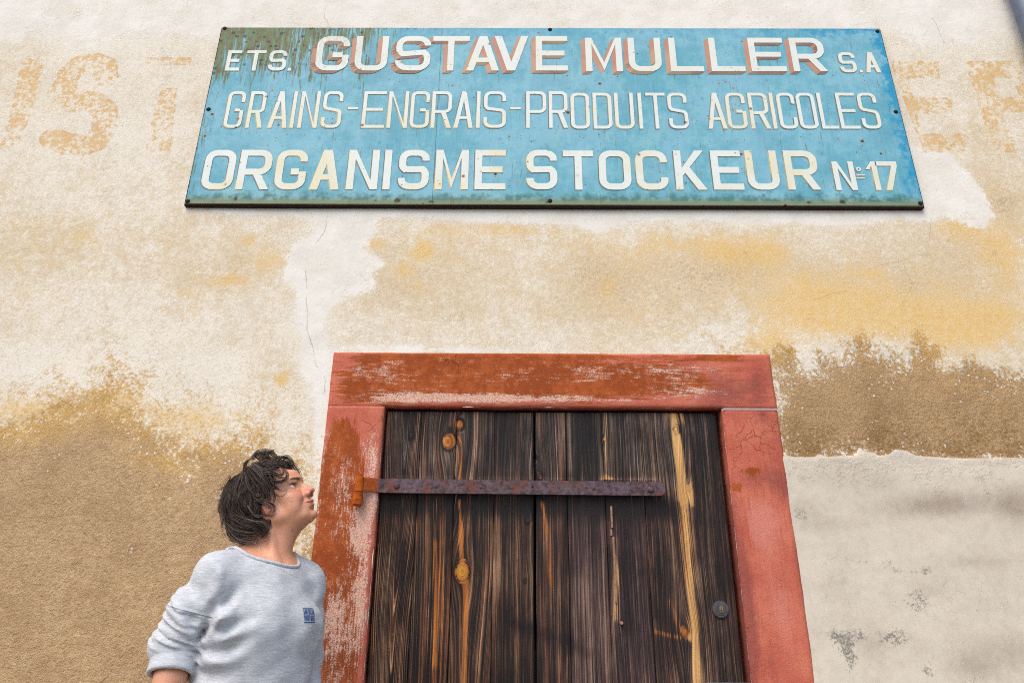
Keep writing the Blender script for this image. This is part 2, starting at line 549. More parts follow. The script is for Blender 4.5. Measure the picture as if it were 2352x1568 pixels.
    # smooth white repair and fresh lime
    fw = n.add(wh, n.add(n.mul(med, .055), n.add(n.mul(grit, .035), n.mul(big, .035))))
    wm = n.step(fw, -.006, .012)
    wcol = n.mix(n.step(big, -.2, .2), lin(228, 223, 212), lin(237, 233, 224))
    col = n.mix(n.mul(wm, .93), col, wcol)
    # older letters showing through the limewash
    fl = n.step(le, -.003, .003)
    wear = n.step(n.add(n.mul(big, .7), n.add(n.mul(med, .8), n.mul(grit, .5))), -.11, .14)
    col = n.mix(n.mul(fl, n.add(n.mul(wear, .66), .08)), col, lin(218, 178, 114))
    edge = n.step(n.math('ABSOLUTE', le), .008, .0)
    col = n.mix(n.mul(edge, n.mul(n.step(n.add(big, med), -.05, .2), .45)), col, lin(196, 156, 104))
    # tan halo where the limewash thins out above the bare render
    ft = n.add(n.mul(br, .95), n.add(n.mul(med, .22), n.add(n.mul(grit, .34), n.add(n.mul(fine, .16), n.mul(big, .32)))))
    bx0 = n.sep(n.obj)[0]
    tn = n.mul(n.step(ft, -.15, .02), n.step(bx0, 1.0, .9))
    col = n.mix(n.mul(tn, .85), col, n.mix(n.step(n.add(big, med), -.3, .3), lin(216, 188, 144), lin(208, 172, 118)))
    # bare brown render
    bxx = n.sep(n.obj)[0]
    brk = n.mul(br, n.add(n.mul(n.step(bxx, .8, .9), .26), .42))
    fb = n.add(brk, n.add(n.mul(med, .085), n.add(n.mul(grit, .085), n.mul(big, .13))))
    bm_ = n.step(fb, -.02, .035)
    bcol = n.mix(n.step(med, -.4, .4), lin(188, 154, 114), lin(208, 177, 138))
    bcol = n.mix(n.step(big, -.2, .5), bcol, lin(180, 147, 110))
    bcol = n.mix(n.mul(n.step(fine2, .06, .40), .50), bcol, lin(132, 104, 72))
    bcol = n.mix(n.mul(n.step(fine, .08, .40), .6), bcol, lin(218, 192, 150))
    bcol = n.mix(n.mul(n.step(n.add(mott, n.mul(streak, .5)), .0, .6), .5), bcol, lin(158, 124, 84))
    bcol = n.mix(n.mul(n.step(mott, .0, -.6), .4), bcol, lin(216, 184, 132))
    bcol = n.mix(n.mul(n.step(grit, .05, .5), .55), bcol, lin(144, 113, 76))
    bcol = n.mix(n.mul(n.step(grit, -.05, -.5), .5), bcol, lin(214, 184, 138))
    x_, y_, z_ = n.sep(n.obj)
    lowr = n.mul(n.step(x_, .9, 1.1), n.step(z_, 2.08, 1.82))
    bcol = n.mix(n.mul(n.mul(lowr, n.step(n.add(n.add(big, med), grit), -.35, .4)), .8), bcol, lin(118, 88, 50))
    bcol = n.mix(n.mul(n.step(x_, .9, 1.1), .30), bcol, lin(160, 126, 84))
    # ochre skin on the first centimetres of the brown
    yedge = n.mul(n.step(n.add(br, n.add(n.mul(med, .08), n.mul(big, .1))), .22, .0), n.step(n.add(n.add(oc, med), n.mul(grit, .5)), -.1, .7))
    bcol = n.mix(n.mul(yedge, .8), bcol, lin(214, 172, 100))
    col = n.mix(bm_, col, bcol)
    # surviving lime flecks
    vo = n.voro(70, 'F1')
    rnd = n.sep(vo[1])[0]
    near = n.step(n.add(n.math('ABSOLUTE', n.sub(br, .02)), n.mul(big, -.5)), .16, .03)
    fleck = n.mul(n.step(vo[0], .34, .24), n.step(n.add(rnd, n.mul(near, .2)), .95, .97))
    fleck = n.mul(fleck, n.math('MAXIMUM', near, n.mul(bm_, .12)))
    col = n.mix(n.mul(fleck, .85), col, lin(232, 224, 212))
    # cement repair
    fc = n.add(ce, n.add(n.mul(med, .006), n.mul(big, .0)))
    cm_ = n.step(fc, -.002, .002)
    ccol = n.mix(n.step(n.add(sm, n.add(n.mul(med, .3), n.mul(big, .25))), -.2, .9), lin(214, 204, 186), lin(162, 148, 132))
    ccol = n.mix(n.mul(n.step(n.noise(11, 5, .6, off=(5, 5, 5)), .45, .7), .5), ccol, lin(192, 180, 165))
    ccol = n.mix(n.mul(n.step(n.cn(22, 5, .65, off=(1, 2, 9)), .0, .6), .4), ccol, lin(184, 172, 156))
    ccol = n.mix(n.mul(n.step(fine2, .1, .25), .3), ccol, lin(236, 230, 220))
    fm = n.add(n.mul(n.sub(mi, .66), 1.0), n.add(n.mul(fine, .9), n.add(n.mul(grit, .7), n.mul(med, .35))))
    ccol = n.mix(n.mul(n.step(fm, .05, .5), .72), ccol, lin(98, 96, 86))
    ccol = n.mix(n.mul(n.step(grit, .1, .6), .16), ccol, lin(150, 138, 124))
    col = n.mix(cm_, col, ccol)
    # fine crackle of the lime coat and dark pits
    ck = n.voro(34, 'DISTANCE_TO_EDGE', n.t.nodes.new('ShaderNodeVectorMath').outputs[0] if False else None)[0]
    ckm = n.mul(n.step(ck, .035, .012), n.step(n.noise(3.5, 3, .6, off=(9, 2, 4)), .53, .66))
    ckm = n.mul(ckm, n.math('SUBTRACT', 1.0, bm_))
    col = n.mix(n.mul(ckm, .22), col, lin(120, 98, 74))
    pv = n.voro(95, 'F1')
    pit = n.mul(n.step(pv[0], .22, .1), n.step(n.sep(pv[1])[1], .972, .985))
    col = n.mix(n.mul(pit, .6), col, lin(70, 56, 44))
    # real cracks
    wob = n.mul(med, .006)
    cr = n.step(n.math('ABSOLUTE', n.add(ka, wob)), .0022, .0006)
    cr = n.math('MAXIMUM', cr, n.mul(n.step(n.math('ABSOLUTE', n.add(kb, wob)), .003, .0006), .6))
    cr = n.math('MAXIMUM', cr, n.mul(n.step(n.math('ABSOLUTE', n.add(kc, wob)), .003, .0006), .45))
    cr = n.mul(cr, n.mul(n.step(kd, .011, .007), n.step(n.noise(14, 3, .6, off=(2, 7, 1)), .36, .62)))
    col = n.mix(n.mul(cr, .36), col, lin(140, 114, 84))
    # relief
    rough_h = n.add(n.mul(fine, .45), n.add(n.mul(grit, .55), n.add(n.mul(fine2, .2), n.mul(med, .35))))
    amp = n.add(n.mul(bm_, 1.0), .36)
    amp = n.mul(amp, n.math('SUBTRACT', 1.0, n.mul(wm, .72)))
    amp = n.mul(amp, n.math('SUBTRACT', 1.0, n.mul(cm_, .72)))
    hgt = n.mul(rough_h, amp)
    hgt = n.add(hgt, n.mul(n.sub(n.mul(cm_, .3), bm_), .35))
    hgt = n.sub(hgt, n.mul(cr, .35))
    hgt = n.add(hgt, n.mul(fleck, .2))
    hgt = n.add(hgt, n.mul(n.mul(wm, n.cn(9, 5, .6)), .7))
    mat = n.done(col, .93, n.bump(hgt, .0040), spec=.15)
    o = link_mesh('building_wall', me, mat)
    o['label'] = 'old cream and ochre rendered house wall with faded painted capitals and bare brown patches'
    o['category'] = 'wall'
    # masonry core behind the render so the wall has thickness
    bm = bmesh.new()
    for (a, b, c, d) in ((-7.0, OX0-.002, 0, 6.3), (OX1+.002, 7.0, 0, 6.3), (OX0-.002, OX1+.002, OZ1+.24, 6.3)):
        bm_box(bm, a, b, .03, .42, c, d)
    co = link_mesh('masonry_core', bm_mesh('masonry_core', bm), plain('rubble_masonry', lin(150, 130, 105), .95, 0, .2, 8), o)
    return o

def min_abs(lst):
    r = lst[0]
    for c in lst[1:]:
        r = np.where(np.abs(c) < np.abs(r), c, r)
    return r
wall_obj = wall()

# ------------------------------------------------------------------ painted stone surround
def slab(name, x0, x1, z0, z1, yf, yb, step, mat, parent, seed, chip=None, rag=.0025, attrs=None, edge=None):
    """a block with a subdivided, slightly uneven front (facing -Y) and rounded worn arrises"""
    nx, nz = max(2, int((x1-x0)/step)), max(2, int((z1-z0)/step))
    u = np.linspace(0, 1, nx+1)
    w = np.linspace(0, 1, nz+1)
    U, W = np.meshgrid(u, w, indexing='ij')
    X, Z = x0+U*(x1-x0), z0+W*(z1-z0)
    jx = rag*2*fbm(Z*14+seed, Z*0+seed, seed, 4)
    jz = rag*2*fbm(X*14+seed, X*0+seed*2, seed+5, 4)
    X = X+jx*(np.abs(U-.5)*2)**8
    if name == 'lintel':
        Z = Z+jz*(np.abs(W-.5)*2)**8*np.clip((np.minimum(X-OX0, OX1-X)+.0)/.02, 0, 1)*(W < .5)+jz*.3*(W > .9)

    zb = np.where((X < OX0-.01) | (X > OX1+.01), 9, Z-z0) if name == 'lintel' else 9+0*Z
    zt2 = (z1-Z) if name == 'lintel' else 9+0*Z
    de = np.minimum(np.minimum(X-x0, x1-X), np.minimum(zb, zt2))
    yy = yf+.006*np.exp(-np.clip(de, 0, 1)/.004)+.0018*fbm(X*12, Z*12, 77, 4)+.0030*fbm(X*3, Z*3, 78, 3)
    if edge is not None:
        yy = yy+edge(X, Z)
    V = [np.stack([X, yy, Z], -1).reshape(-1, 3)]
    I = np.arange((nx+1)*(nz+1)).reshape(nx+1, nz+1)
    q = [np.stack([I[:-1, :-1], I[1:, :-1], I[1:, 1:], I[:-1, 1:]], -1).reshape(-1, 4)]
    ring = np.concatenate([I[:, 0], I[-1, 1:], I[-2::-1, -1], I[0, -2:0:-1]])
    m = len(ring)
    back = V[0][ring].copy()
    back[:, 1] = yb
    base = len(V[0])
    V.append(back)
    r2 = np.roll(ring, -1)
    b1 = np.arange(m)+base
    b2 = np.roll(b1, -1)
    q.append(np.stack([ring, b1, b2, r2], -1))
    V = np.concatenate(V)
    me = np_mesh(name, V, np.concatenate(q), smooth=False)
    sm = np.ones(len(me.polygons), bool)
    sm[len(q[0]):] = False
    me.polygons.foreach_set('use_smooth', sm)
    if attrs:
        for k, fn in attrs.items():
            add_attr(me, k, fn(V[:, 0], V[:, 2]))
    return link_mesh(name, me, mat, parent)

def surround():
    n = NT('flaking_red_paint')
    rust, chipw, dk, le = n.attr('p1')
    hx, hy, hz_ = n.sep(n.obj)
    fine = n.cn(210, 4, .7)
    med = n.cn(40, 5, .65)
    big = n.cn(7, 5, .6)
    brush_h = n.cn(60, 4, .65, stretch=(.12, 1, 1.6))
    brush_v = n.cn(60, 4, .65, stretch=(1.6, 1, .12))
    brush = n.mix(le, brush_h, brush_v)
    bsep = n.t.nodes.new('ShaderNodeRGBToBW')
    n.put(bsep.inputs[0], brush)
    br = bsep.outputs[0]
    b2 = n.t.nodes.new('ShaderNodeRGBToBW')
    n.put(b2.inputs[0], n.mix(le, n.cn(95, 5, .7, stretch=(.16, 1, 1.5), off=(5, 5, 5)), n.cn(95, 5, .7, stretch=(1.5, 1, .16), off=(5, 5, 5))))
    brush2 = b2.outputs[0]
    # salmon red coat
    c = n.mix(n.step(big, -.3, .3), lin(190, 98, 78), lin(206, 118, 94))
    c = n.mix(n.mul(n.step(n.add(med, n.mul(fine, .6)), .0, .6), .35), c, lin(212, 136, 118))
    c = n.mix(n.mul(n.step(br, .0, .45), .5), c, lin(168, 74, 60))
    c = n.mix(n.mul(n.step(n.add(dk, n.add(n.mul(med, .35), n.mul(brush2, .3))), .05, .65), .75), c, lin(140, 74, 66))
    c = n.mix(n.mul(n.step(n.add(dk, n.add(n.mul(med, .2), n.mul(brush2, .3))), -.08, -.5), .8), c, lin(212, 134, 118))
    # orange brown wash
    fr = n.add(n.sub(rust, .42), n.add(n.mul(med, .34), n.add(n.mul(br, .80), n.add(n.mul(big, .3), n.mul(fine, .30)))))
    rm = n.step(fr, -.05, .09)
    rc = n.mix(n.step(n.add(big, med), -.15, .2), lin(150, 72, 30), lin(172, 86, 38))
    c = n.mix(n.mul(rm, .95), c, rc)
    # white chalky flaking
    fcp = n.add(n.sub(chipw, .50), n.add(n.mul(brush2, 1.0), n.add(n.mul(fine, .65), n.add(n.mul(big, .4), n.mul(med, .45)))))
    cm = n.mul(n.step(fcp, .0, .36), .85)
    wc = n.mix(n.step(fine, -.15, .15), lin(224, 168, 142), lin(238, 216, 198))
    c = n.mix(n.mul(cm, .82), c, wc)
    # hairline cracks
    vec = n.comb(n.add(hx, n.mul(n.cn(12, 3), .05)), hy, n.add(hz_, n.mul(n.cn(12, 3, off=(4, 4, 4)), .05)))
    ck = n.voro(13, 'DISTANCE_TO_EDGE', vec)[0]
    km = n.mul(n.step(ck, .014, .003), n.step(n.noise(4, 2, .5, off=(1, 6, 3)), .58, .66))
    c = n.mix(n.mul(km, .4), c, lin(96, 46, 36))
    h = n.add(n.mul(fine, .5), n.add(n.mul(med, .5), n.sub(n.mul(cm, .25), n.mul(km, .8))))
    mat = n.done(c, .85, n.bump(h, .0026), spec=.2)

    def fields(vert):
        def fn(X, Z):
            r = blobs(X, Z, PR)
            w = blobs(X, Z, PW)
            d = blobs(X, Z, PD)
            return np.stack([r, w, d, np.full(X.shape, vert)], -1)
        return fn
    PR = [(840, 900, 50, 30, .8), (960, 850, 110, 30, .85), (1120, 880, 160, 24, .75), (1300, 850, 200, 14, .35), (1250, 885, 160, 26, .75), (1450, 880, 160, 26, .55), (1420, 868, 90, 20, .35), (1560, 885, 60, 24, .45), (1640, 822, 100, 10, .7), (900, 822, 90, 8, .5),
          (1100, 818, 160, 7, .5), (1300, 820, 120, 7, .45), (780, 1030, 26, 60, .9), (810, 1060, 40, 60, .5), (760, 1140, 36, 90, 1.1), (770, 1260, 40, 100, 1.1), (745, 1350, 30, 90, .9),
          (790, 1420, 26, 90, .7), (740, 1500, 30, 90, .55), (800, 1530, 26, 80, .55), (790, 1330, 20, 60, .7), (1725, 1083, 24, 12, .9), (1690, 1120, 14, 14, .7), (1750, 1070, 10, 10, .4)]
    PW = [(930, 915, 110, 14, .7), (1080, 915, 160, 12, .7), (1300, 918, 240, 10, .75), (1560, 900, 90, 20, .4), (860, 850, 60, 26, .25), (1000, 830, 180, 10, .35), (1400, 850, 200, 24, .33), (1600, 850, 90, 20, .3),
          (855, 1030, 22, 60, .55), (850, 1150, 26, 50, .7), (840, 1200, 18, 50, .6), (835, 1300, 16, 90, .55), (830, 1420, 14, 90, .5), (745, 1010, 16, 50, .35), (728, 1150, 12, 120, .45), (770, 1400, 20, 40, .3),
          (815, 1250, 20, 80, .35), (790, 1120, 20, 60, .3), (740, 1480, 60, 120, .32), (800, 1500, 40, 120, .25), (820, 845, 20, 24, .2)]
    PD = [(1735, 1200, 60, 70, -.55), (1790, 1400, 40, 120, -.35), (1710, 1010, 30, 30, -.25), (1780, 1050, 20, 60, .25), (1700, 1420, 14, 260, .5), (1770, 1500, 16, 120, .35), (1750, 960, 24, 60, .3), (1700, 850, 30, 20, -.3), (1740, 1100, 50, 30, .5), (1700, 1300, 24, 160, .6), (1720, 1450, 20, 160, .6), (1790, 1130, 20, 40, .4), (1830, 1300, 14, 200, .3), (1660, 900, 70, 60, .55), (1690, 1180, 30, 60, .3), (1740, 870, 30, 40, .4)]
    PR.extend([(1180, 862, 380, 70, .60), (1180, 905, 330, 16, .25), (1000, 880, 200, 40, .25), (1520, 860, 110, 30, .25), (880, 880, 60, 40, .3), (790, 1120, 60, 130, .50), (785, 1300, 60, 160, .50), (780, 1480, 60, 140, .46), (800, 1000, 30, 40, .3), (845, 980, 30, 60, -.3), (830, 945, 60, 12, -.5),
               (980, 862, 60, 20, .4), (1180, 862, 120, 20, .35), (1330, 888, 120, 16, .45), (850, 880, 20, 40, .4), (770, 960, 10, 20, .2), (735, 1220, 24, 120, .5), (800, 1200, 24, 80, .35), (715, 1420, 24, 120, .4)])
    PW.extend([(1150, 870, 420, 60, .12), (1560, 870, 90, 40, .18), (790, 1200, 70, 300, .20), (850, 1120, 20, 100, .25), (1700, 870, 60, 60, -.1),
               (1200, 870, 300, 26, .25), (900, 870, 90, 30, .2), (780, 1100, 60, 200, .22), (770, 1450, 60, 160, .30), (1640, 905, 40, 20, .3)])
    t = thing('door_surround', 'red and rust-orange flaking painted stone surround framing the dark plank door', 'door frame', ((OX0+OX1)/2, 0, 0))
    YF, YB = -.009, .16
    lintel_edge = lambda X, Z: .007*np.clip((fbm(X*9, X*0, 3, 4)+.05)*3, 0, 1)*np.exp(-np.clip(Z-OZ1, 0, 1)/.012)*np.clip(np.minimum(X-OX0, OX1-X)/.03, 0, 1)
    slab('lintel', FX0, FX1, OZ1, FZ1, YF+.001, YB, .008, mat, t, 3, attrs={'p1': fields(0.0)}, edge=lintel_edge)
    jl = slab('jamb', FX0, OX0, 0.0, OZ1, YF+.001, YB, .009, mat, t, 11, attrs={'p1': fields(1.0)}, rag=.004, edge=lambda X, Z: .008*np.clip((fbm(Z*8, Z*0, 13, 4)+.03)*3, 0, 1)*np.exp(-np.clip(OX0-X, 0, 1)/.010))
    jr = slab('jamb', OX1, FX1, 0.0, OZ1-.010, YF+.001, YB, .009, mat, t, 29, attrs={'p1': fields(1.0)}, rag=.0025)
    jl['label'] = 'left jamb, rust-orange and chalky white flaking paint'
    jr['label'] = 'right jamb, smoother salmon red paint with fine cracks'
    # mortar joint over the right jamb
    mj = bmesh.new()
    bm_box(mj, OX1+.004, FX1-.003, YF-.0005, YB-.01, OZ1-.0095, OZ1-.0005)
    link_mesh('mortar_joint', bm_mesh('mortar_joint', mj), plain('grey_mortar', lin(176, 150, 146), .95, 0, .12, 60), t)
    # pintle: pin holder driven into the left jamb
    rustm = NT('orange_rust')
    f = rustm.noise(60, 5, .65)
    c = rustm.ramp(f, [(.3, lin(120, 52, 18)), (.5, lin(176, 84, 24)), (.7, lin(196, 104, 36))])
    rmat = rustm.done(c, .9, rustm.bump(rustm.noise(200, 4), .0012), spec=.2)
    px, zt = at(830, 1130)[0], at(830, 1132)[2]
    bm = bmesh.new()
    bm_cyl(bm, (px-.003, -.040, zt-.052), (px-.003, -.040, zt-.004), .0185, .0178, 20, .003)
    bm_cyl(bm, (px-.003, -.040, zt-.010), (px-.003, -.040, zt+.060), .0085, .0085, 14)
    bm_box(bm, px-.013, px+.009, -.036, .06, zt-.046, zt-.014, .003)
    link_mesh('hinge_pintle', bm_mesh('hinge_pintle', bm), rmat, t)
    return rmat, px, zt
rust_mat, HX, HZ = surround()

# ------------------------------------------------------------------ plank door
def door():
    t = thing('plank_door', 'weathered dark brown plank door with a long iron strap hinge and round lock', 'door', ((OX0+OX1)/2, .02, 0))
    YD = .022
    xs_ = []
    # plank joints in survey px at the head of the door: (left, right)
    tops = [(890, 969.5), (970.5, 1050), (1051, 1137), (1138, 1224.5), (1230, 1298), (1299, 1381), (1382, 1467.5), (1468.5, 1644)]
    n = NT('weathered_softwood')
    g, amber, pale, dark = n.attr('w1')
    seed, redd, arched, grey = n.attr('w2')
    x_, y_, z_ = n.sep(n.obj)
    v1 = n.comb(n.mul(g, 330.0), seed, n.mul(z_, 2.6))
    v2 = n.comb(n.mul(g, 900.0), seed, n.mul(z_, 7.0))
    v3 = n.comb(n.mul(g, 42.0), n.add(seed, 4.0), n.mul(z_, 1.3))
    l1 = n.noise(1, 3, .6, vec=v1)
    l2 = n.noise(1, 2, .6, vec=v2)
    l3 = n.noise(1, 4, .6, vec=v3)
    pat = n.noise(5, 5, .6, off=(8, 2, 1), stretch=(1, 1, .5))
    lm = n.noise(1, 3, .6, vec=n.comb(n.mul(g, 150.0), n.add(seed, 9.0), n.mul(z_, 1.8)))
    ring = n.math('SINE', n.mul(n.add(g, n.mul(n.sub(l3, .5), .004)), 520.0))
    s = n.add(n.mul(n.sub(l1, .5), 1.25), n.add(n.mul(n.sub(l2, .5), .7), n.add(n.mul(n.sub(l3, .5), .70), n.add(n.mul(n.sub(lm, .5), .60), n.mul(n.sub(pat, .5), 1.0)))))
    s = n.add(s, n.mul(n.mul(ring, arched), .20))
    s = n.add(n.mul(s, 1.15), .425)
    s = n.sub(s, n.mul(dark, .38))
    s = n.add(s, n.mul(pale, .30))
    c = n.ramp(s, [(.22, lin(22, 17, 16)), (.42, lin(48, 35, 29)), (.60, lin(90, 67, 52)), (.78, lin(138, 108, 82)), (.95, lin(188, 164, 138))])
    cg = n.ramp(s, [(.20, lin(24, 22, 24)), (.42, lin(52, 44, 41)), (.60, lin(88, 77, 70)), (.78, lin(134, 122, 112)), (.95, lin(186, 172, 156))])
    c = n.mix(n.mul(n.step(z_, 1.55, 1.80), .75), c, cg)
    c = n.mix(n.mul(grey, n.step(z_, 1.66, 1.58)), c, n.ramp(s, [(.18, lin(36, 26, 28)), (.42, lin(66, 50, 50)), (.60, lin(96, 75, 70)), (.80, lin(138, 112, 98))]))
    # fox-red hearts of some boards
    rf = n.mul(redd, n.step(l3, .42, .66))
    c = n.mix(n.mul(rf, .65), c, n.ramp(s, [(.2, lin(30, 16, 12)), (.5, lin(96, 52, 30)), (.85, lin(180, 112, 66))]))
    aw = n.add(n.mul(l1, .7), n.mul(l2, .3))
    ac = n.ramp(aw, [(.30, lin(74, 38, 16)), (.45, lin(150, 84, 34)), (.62, lin(196, 124, 56)), (.8, lin(220, 160, 96))])
    ay = n.ramp(aw, [(.36, lin(84, 48, 12)), (.46, lin(168, 108, 34)), (.60, lin(208, 150, 58)), (.8, lin(232, 188, 104))])
    ac = n.mix(n.step(amber, .85, 1.15), ac, ay)
    am = n.step(n.add(amber, n.add(n.mul(n.sub(l1, .5), 1.5), n.mul(n.sub(l3, .5), .9))), .30, .80)
    c = n.mix(am, c, ac)
    tan = n.ramp(n.add(n.mul(l1, .6), n.mul(l2, .4)), [(.34, lin(96, 62, 34)), (.44, lin(190, 138, 78)), (.62, lin(232, 188, 124))])
    pm = n.step(n.add(pale, n.mul(n.sub(l1, .5), .9)), .62, .95)
    c = n.mix(n.mul(pm, .9), c, tan)
    h = n.add(n.mul(l1, .7), n.mul(l2, .35))
    wood = n.done(c, n.add(n.mul(l2, .2), .62), n.bump(n.add(h, n.mul(lm, .5)), .0032), spec=.3)

    zt_, zb_ = OZ1-.012, 0.02
    # knots: survey px (x, y, radius m, strength of amber)
    knots = [(1031, 1013, .030, 1.0), (1056, 975, .020, 1.05), (1062, 1312, .031, 1.1), (1553, 985, .017, .35), (1388, 1008, .006, .5), (1238, 1092, .013, .35), (1212, 1194, .010, .12), (1231, 1050, .005, .2),
             (1572, 1448, .016, .45), (1206, 1333, .005, .1), (1428, 1430, .004, .5), (945, 1000, .012, 0), (1583, 1118, .010, .1)]
    K = [(atxz(a, b, YD), r, s) for a, b, r, s in knots]
    # amber / tan runs: polyline px, half width m, amber, pale
    runs = [([(1056, 985), (1057, 1040), (1058, 1100)], .010, 1.0, 0), ([(1056, 1150), (1058, 1220), (1062, 1290)], .011, .9, .0), ([(1066, 1330), (1069, 1400), (1069, 1568), (1072, 1800)], .012, 1.0, 0),
            ([(1063, 1300), (1066, 1345)], .016, 1.0, 0), ([(1035, 1005), (1037, 1020)], .016, .75, .0), ([(1049, 968), (1052, 985)], .010, .9, 0),
            ([(1545, 950), (1556, 1030), (1566, 1100), (1580, 1250), (1590, 1400), (1600, 1568), (1610, 1800)], .027, .66, .90), ([(1556, 1010), (1562, 1080), (1570, 1140)], .022, .1, .4),
            ([(1390, 945), (1389, 1090)], .016, .15, .62), ([(1405, 960), (1402, 1090)], .02, .0, .34), ([(1215, 940), (1214, 1100)], .012, .0, .45), ([(1220, 1150), (1221, 1568)], .006, .1, .6),
            ([(1245, 1160), (1243, 1300), (1238, 1500)], .016, .36, .3), ([(1236, 1085), (1246, 1102)], .010, .9, 0), ([(1508, 1450), (1545, 1461), (1582, 1466)], .008, .75, .3), ([(1540, 1380), (1552, 1420), (1566, 1450), (1590, 1462)], .012, .42, .1), ([(1566, 945), (1580, 1010), (1586, 1100), (1592, 1160)], .007, .3, .6), ([(1402, 1200), (1414, 1320), (1402, 1568)], .012, 0, .62),
            ([(1416, 1240), (1420, 1420)], .012, 0, .5), ([(1345, 1170), (1350, 1400), (1355, 1560)], .05, 0, .22), ([(1290, 1180), (1290, 1400)], .03, .0, .18), ([(1004, 1250), (1000, 1400), (994, 1520)], .016, .3, .22),
            ([(1445, 1180), (1462, 1300), (1467, 1430)], .004, 0, .6), ([(1500, 1180), (1500, 1300)], .004, 0, .5), ([(1660, 1430), (1663, 1530)], .005, 0, .55), ([(1000, 1150), (1000, 1568)], .012, .42, 0), ([(1020, 1200), (1012, 1568)], .005, .5, 0), ([(1244, 1150), (1262, 1230), (1270, 1400)], .010, .45, .1), ([(1620, 960), (1640, 1560)], .006, .2, .35), ([(1440, 960), (1436, 1090)], .006, .15, .3), ([(1190, 1180), (1185, 1568)], .012, .1, .25), ([(1040, 1040), (1046, 1090)], .005, .3, .5),
            ([(966, 950), (950, 1040)], .003, 0, .5), ([(900, 1095), (1500, 1100)], .007, 0, .3), ([(1380, 1098), (1515, 1100)], .014, 0, .4), ([(1610, 1050), (1612, 1568)], .02, 0, .22)]
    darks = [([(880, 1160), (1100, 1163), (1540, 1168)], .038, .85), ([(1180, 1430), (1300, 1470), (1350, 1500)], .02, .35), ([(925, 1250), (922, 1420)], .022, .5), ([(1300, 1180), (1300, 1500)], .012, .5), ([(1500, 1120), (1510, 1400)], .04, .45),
             ([(1440, 1200), (1440, 1440)], .03, .45), ([(1160, 1180), (1160, 1568)], .02, .35), ([(1033, 985), (1045, 1000)], .010, 1.0), ([(1660, 960), (1685, 1568)], .03, .25), ([(950, 955), (945, 1010)], .012, .5),
             ([(1590, 1000), (1610, 1200)], .012, .35), ([(1550, 950), (1556, 1005)], .014, .5), ([(1330, 950), (1330, 1090)], .03, .3)]
    crack_x = P_yd([(1546, 936), (1556, 1040), (1566, 1140), (1572, 1200)], YD)
    rr = random.Random(4)
    for i, (a, b) in enumerate(tops):
        x0, x1 = at(a, 940, YD)[0], at(b, 940, YD)[0]
        nx, nz = max(8, int((x1-x0)/.0055)), 190
        U, W = np.meshgrid(np.linspace(0, 1, nx+1), np.concatenate([np.linspace(0, .48, 30), np.linspace(.483, 1, nz-29)]), indexing='ij')
        Z = zb_+W*(zt_-zb_-rr.uniform(0, .002))
        # each board is not quite straight
        wobx = (fbm(Z*2.2, Z*0+i, 90+i, 3))*.0016
        X = x0+U*(x1-x0)+wobx*(U-.5)*2
        dxe = np.minimum(X-x0, x1-X)
        yy = YD+rr.uniform(-.0018, .0018)+.0035*np.exp(-np.clip(dxe, 0, 1)/.0022)+fbm(Z*3, X*20, 50+i, 2)*.002
        gx = X+.010*fbm(X*5+i*3, Z*1.6+i*7, 70+i, 3)+.004*fbm(X*14+i*3, Z*5+i*7, 170+i, 3)
        amb = np.zeros(X.shape)
        pal = np.zeros(X.shape)
        drk = np.zeros(X.shape)
        for (kx, kz), r, s in K:
            if kx < x0-.03 or kx > x1+.03:
                continue
            dx, dz = X-kx, Z-kz
            rho2 = dx**2+(dz/2.6)**2
            gx = kx+(gx-kx)*(rho2/(rho2+3.2*r*r))
            rr2 = np.sqrt(dx**2+(dz/1.35)**2)
            ins = np.clip((r-rr2)/(.25*r), 0, 1)
            gx = gx+ins*rr2*.9
            amb += s*ins
            drk += (1 if s < .4 else .8)*np.exp(-((rr2-r*.93)/.0028)**2)*.8
            amb -= .9*np.exp(-((rr2-r*.80)/.0022)**2)*(s > .8)
            amb -= .7*np.exp(-((dx-.003)/.0025)**2-(dz/(r*.6))**2)*(s > .8)
            drk -= 0
            yy -= .0016*ins
        for pl, hw, am_, pa_ in runs:
            d = np.abs(sd_line(X, Z, P_yd(pl, YD)))
            m = np.exp(-(d/(hw*(1+(.30 if hw < .012 else .10)*np.sin(Z*17+hw*900)+(.2 if hw < .012 else .08)*np.sin(Z*43))))**2)
            amb = np.maximum(amb, am_*m*(.86+.25*np.sin(Z*9+1))) if am_ > .6 else amb+am_*m
            pal += pa_*m
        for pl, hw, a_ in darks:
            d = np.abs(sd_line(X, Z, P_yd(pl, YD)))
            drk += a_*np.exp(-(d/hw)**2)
        if i == 0:      # flat-sawn board with cathedral arches
            xc = (x0+x1)/2+.012+.004*np.sin(Z*9)
            w_ = np.exp(-((X-xc)/.034)**2)
            arch = Z*.062-((X-xc)**2)*9.0+.012*fbm(X*10, Z*6, 31, 3)
            gx = gx*(1-w_*.0)-gx+arch+X*.25*(1-w_)
        if i == 7:
            cd = np.abs(sd_line(X, Z, crack_x))
            drk += 1.4*np.exp(-(cd/.0016)**2)
            yy += .006*np.exp(-(cd/.0022)**2)
        V = [np.stack([X, yy, Z], -1).reshape(-1, 3)]
        I = np.arange(X.size).reshape(X.shape)
        q = [np.stack([I[:-1, :-1], I[1:, :-1], I[1:, 1:], I[:-1, 1:]], -1).reshape(-1, 4)]
        nf = len(q[0])
        ring = np.concatenate([I[:, 0], I[-1, 1:], I[-2::-1, -1], I[0, -2:0:-1]])
        back = V[0][ring].copy()
        back[:, 1] = YD+.03
        b1 = np.arange(len(ring))+len(V[0])
        V.append(back)
        q.append(np.stack([ring, b1, np.roll(b1, -1), np.roll(ring, -1)], -1))
        me = np_mesh('plank', np.concatenate(V), np.concatenate(q))
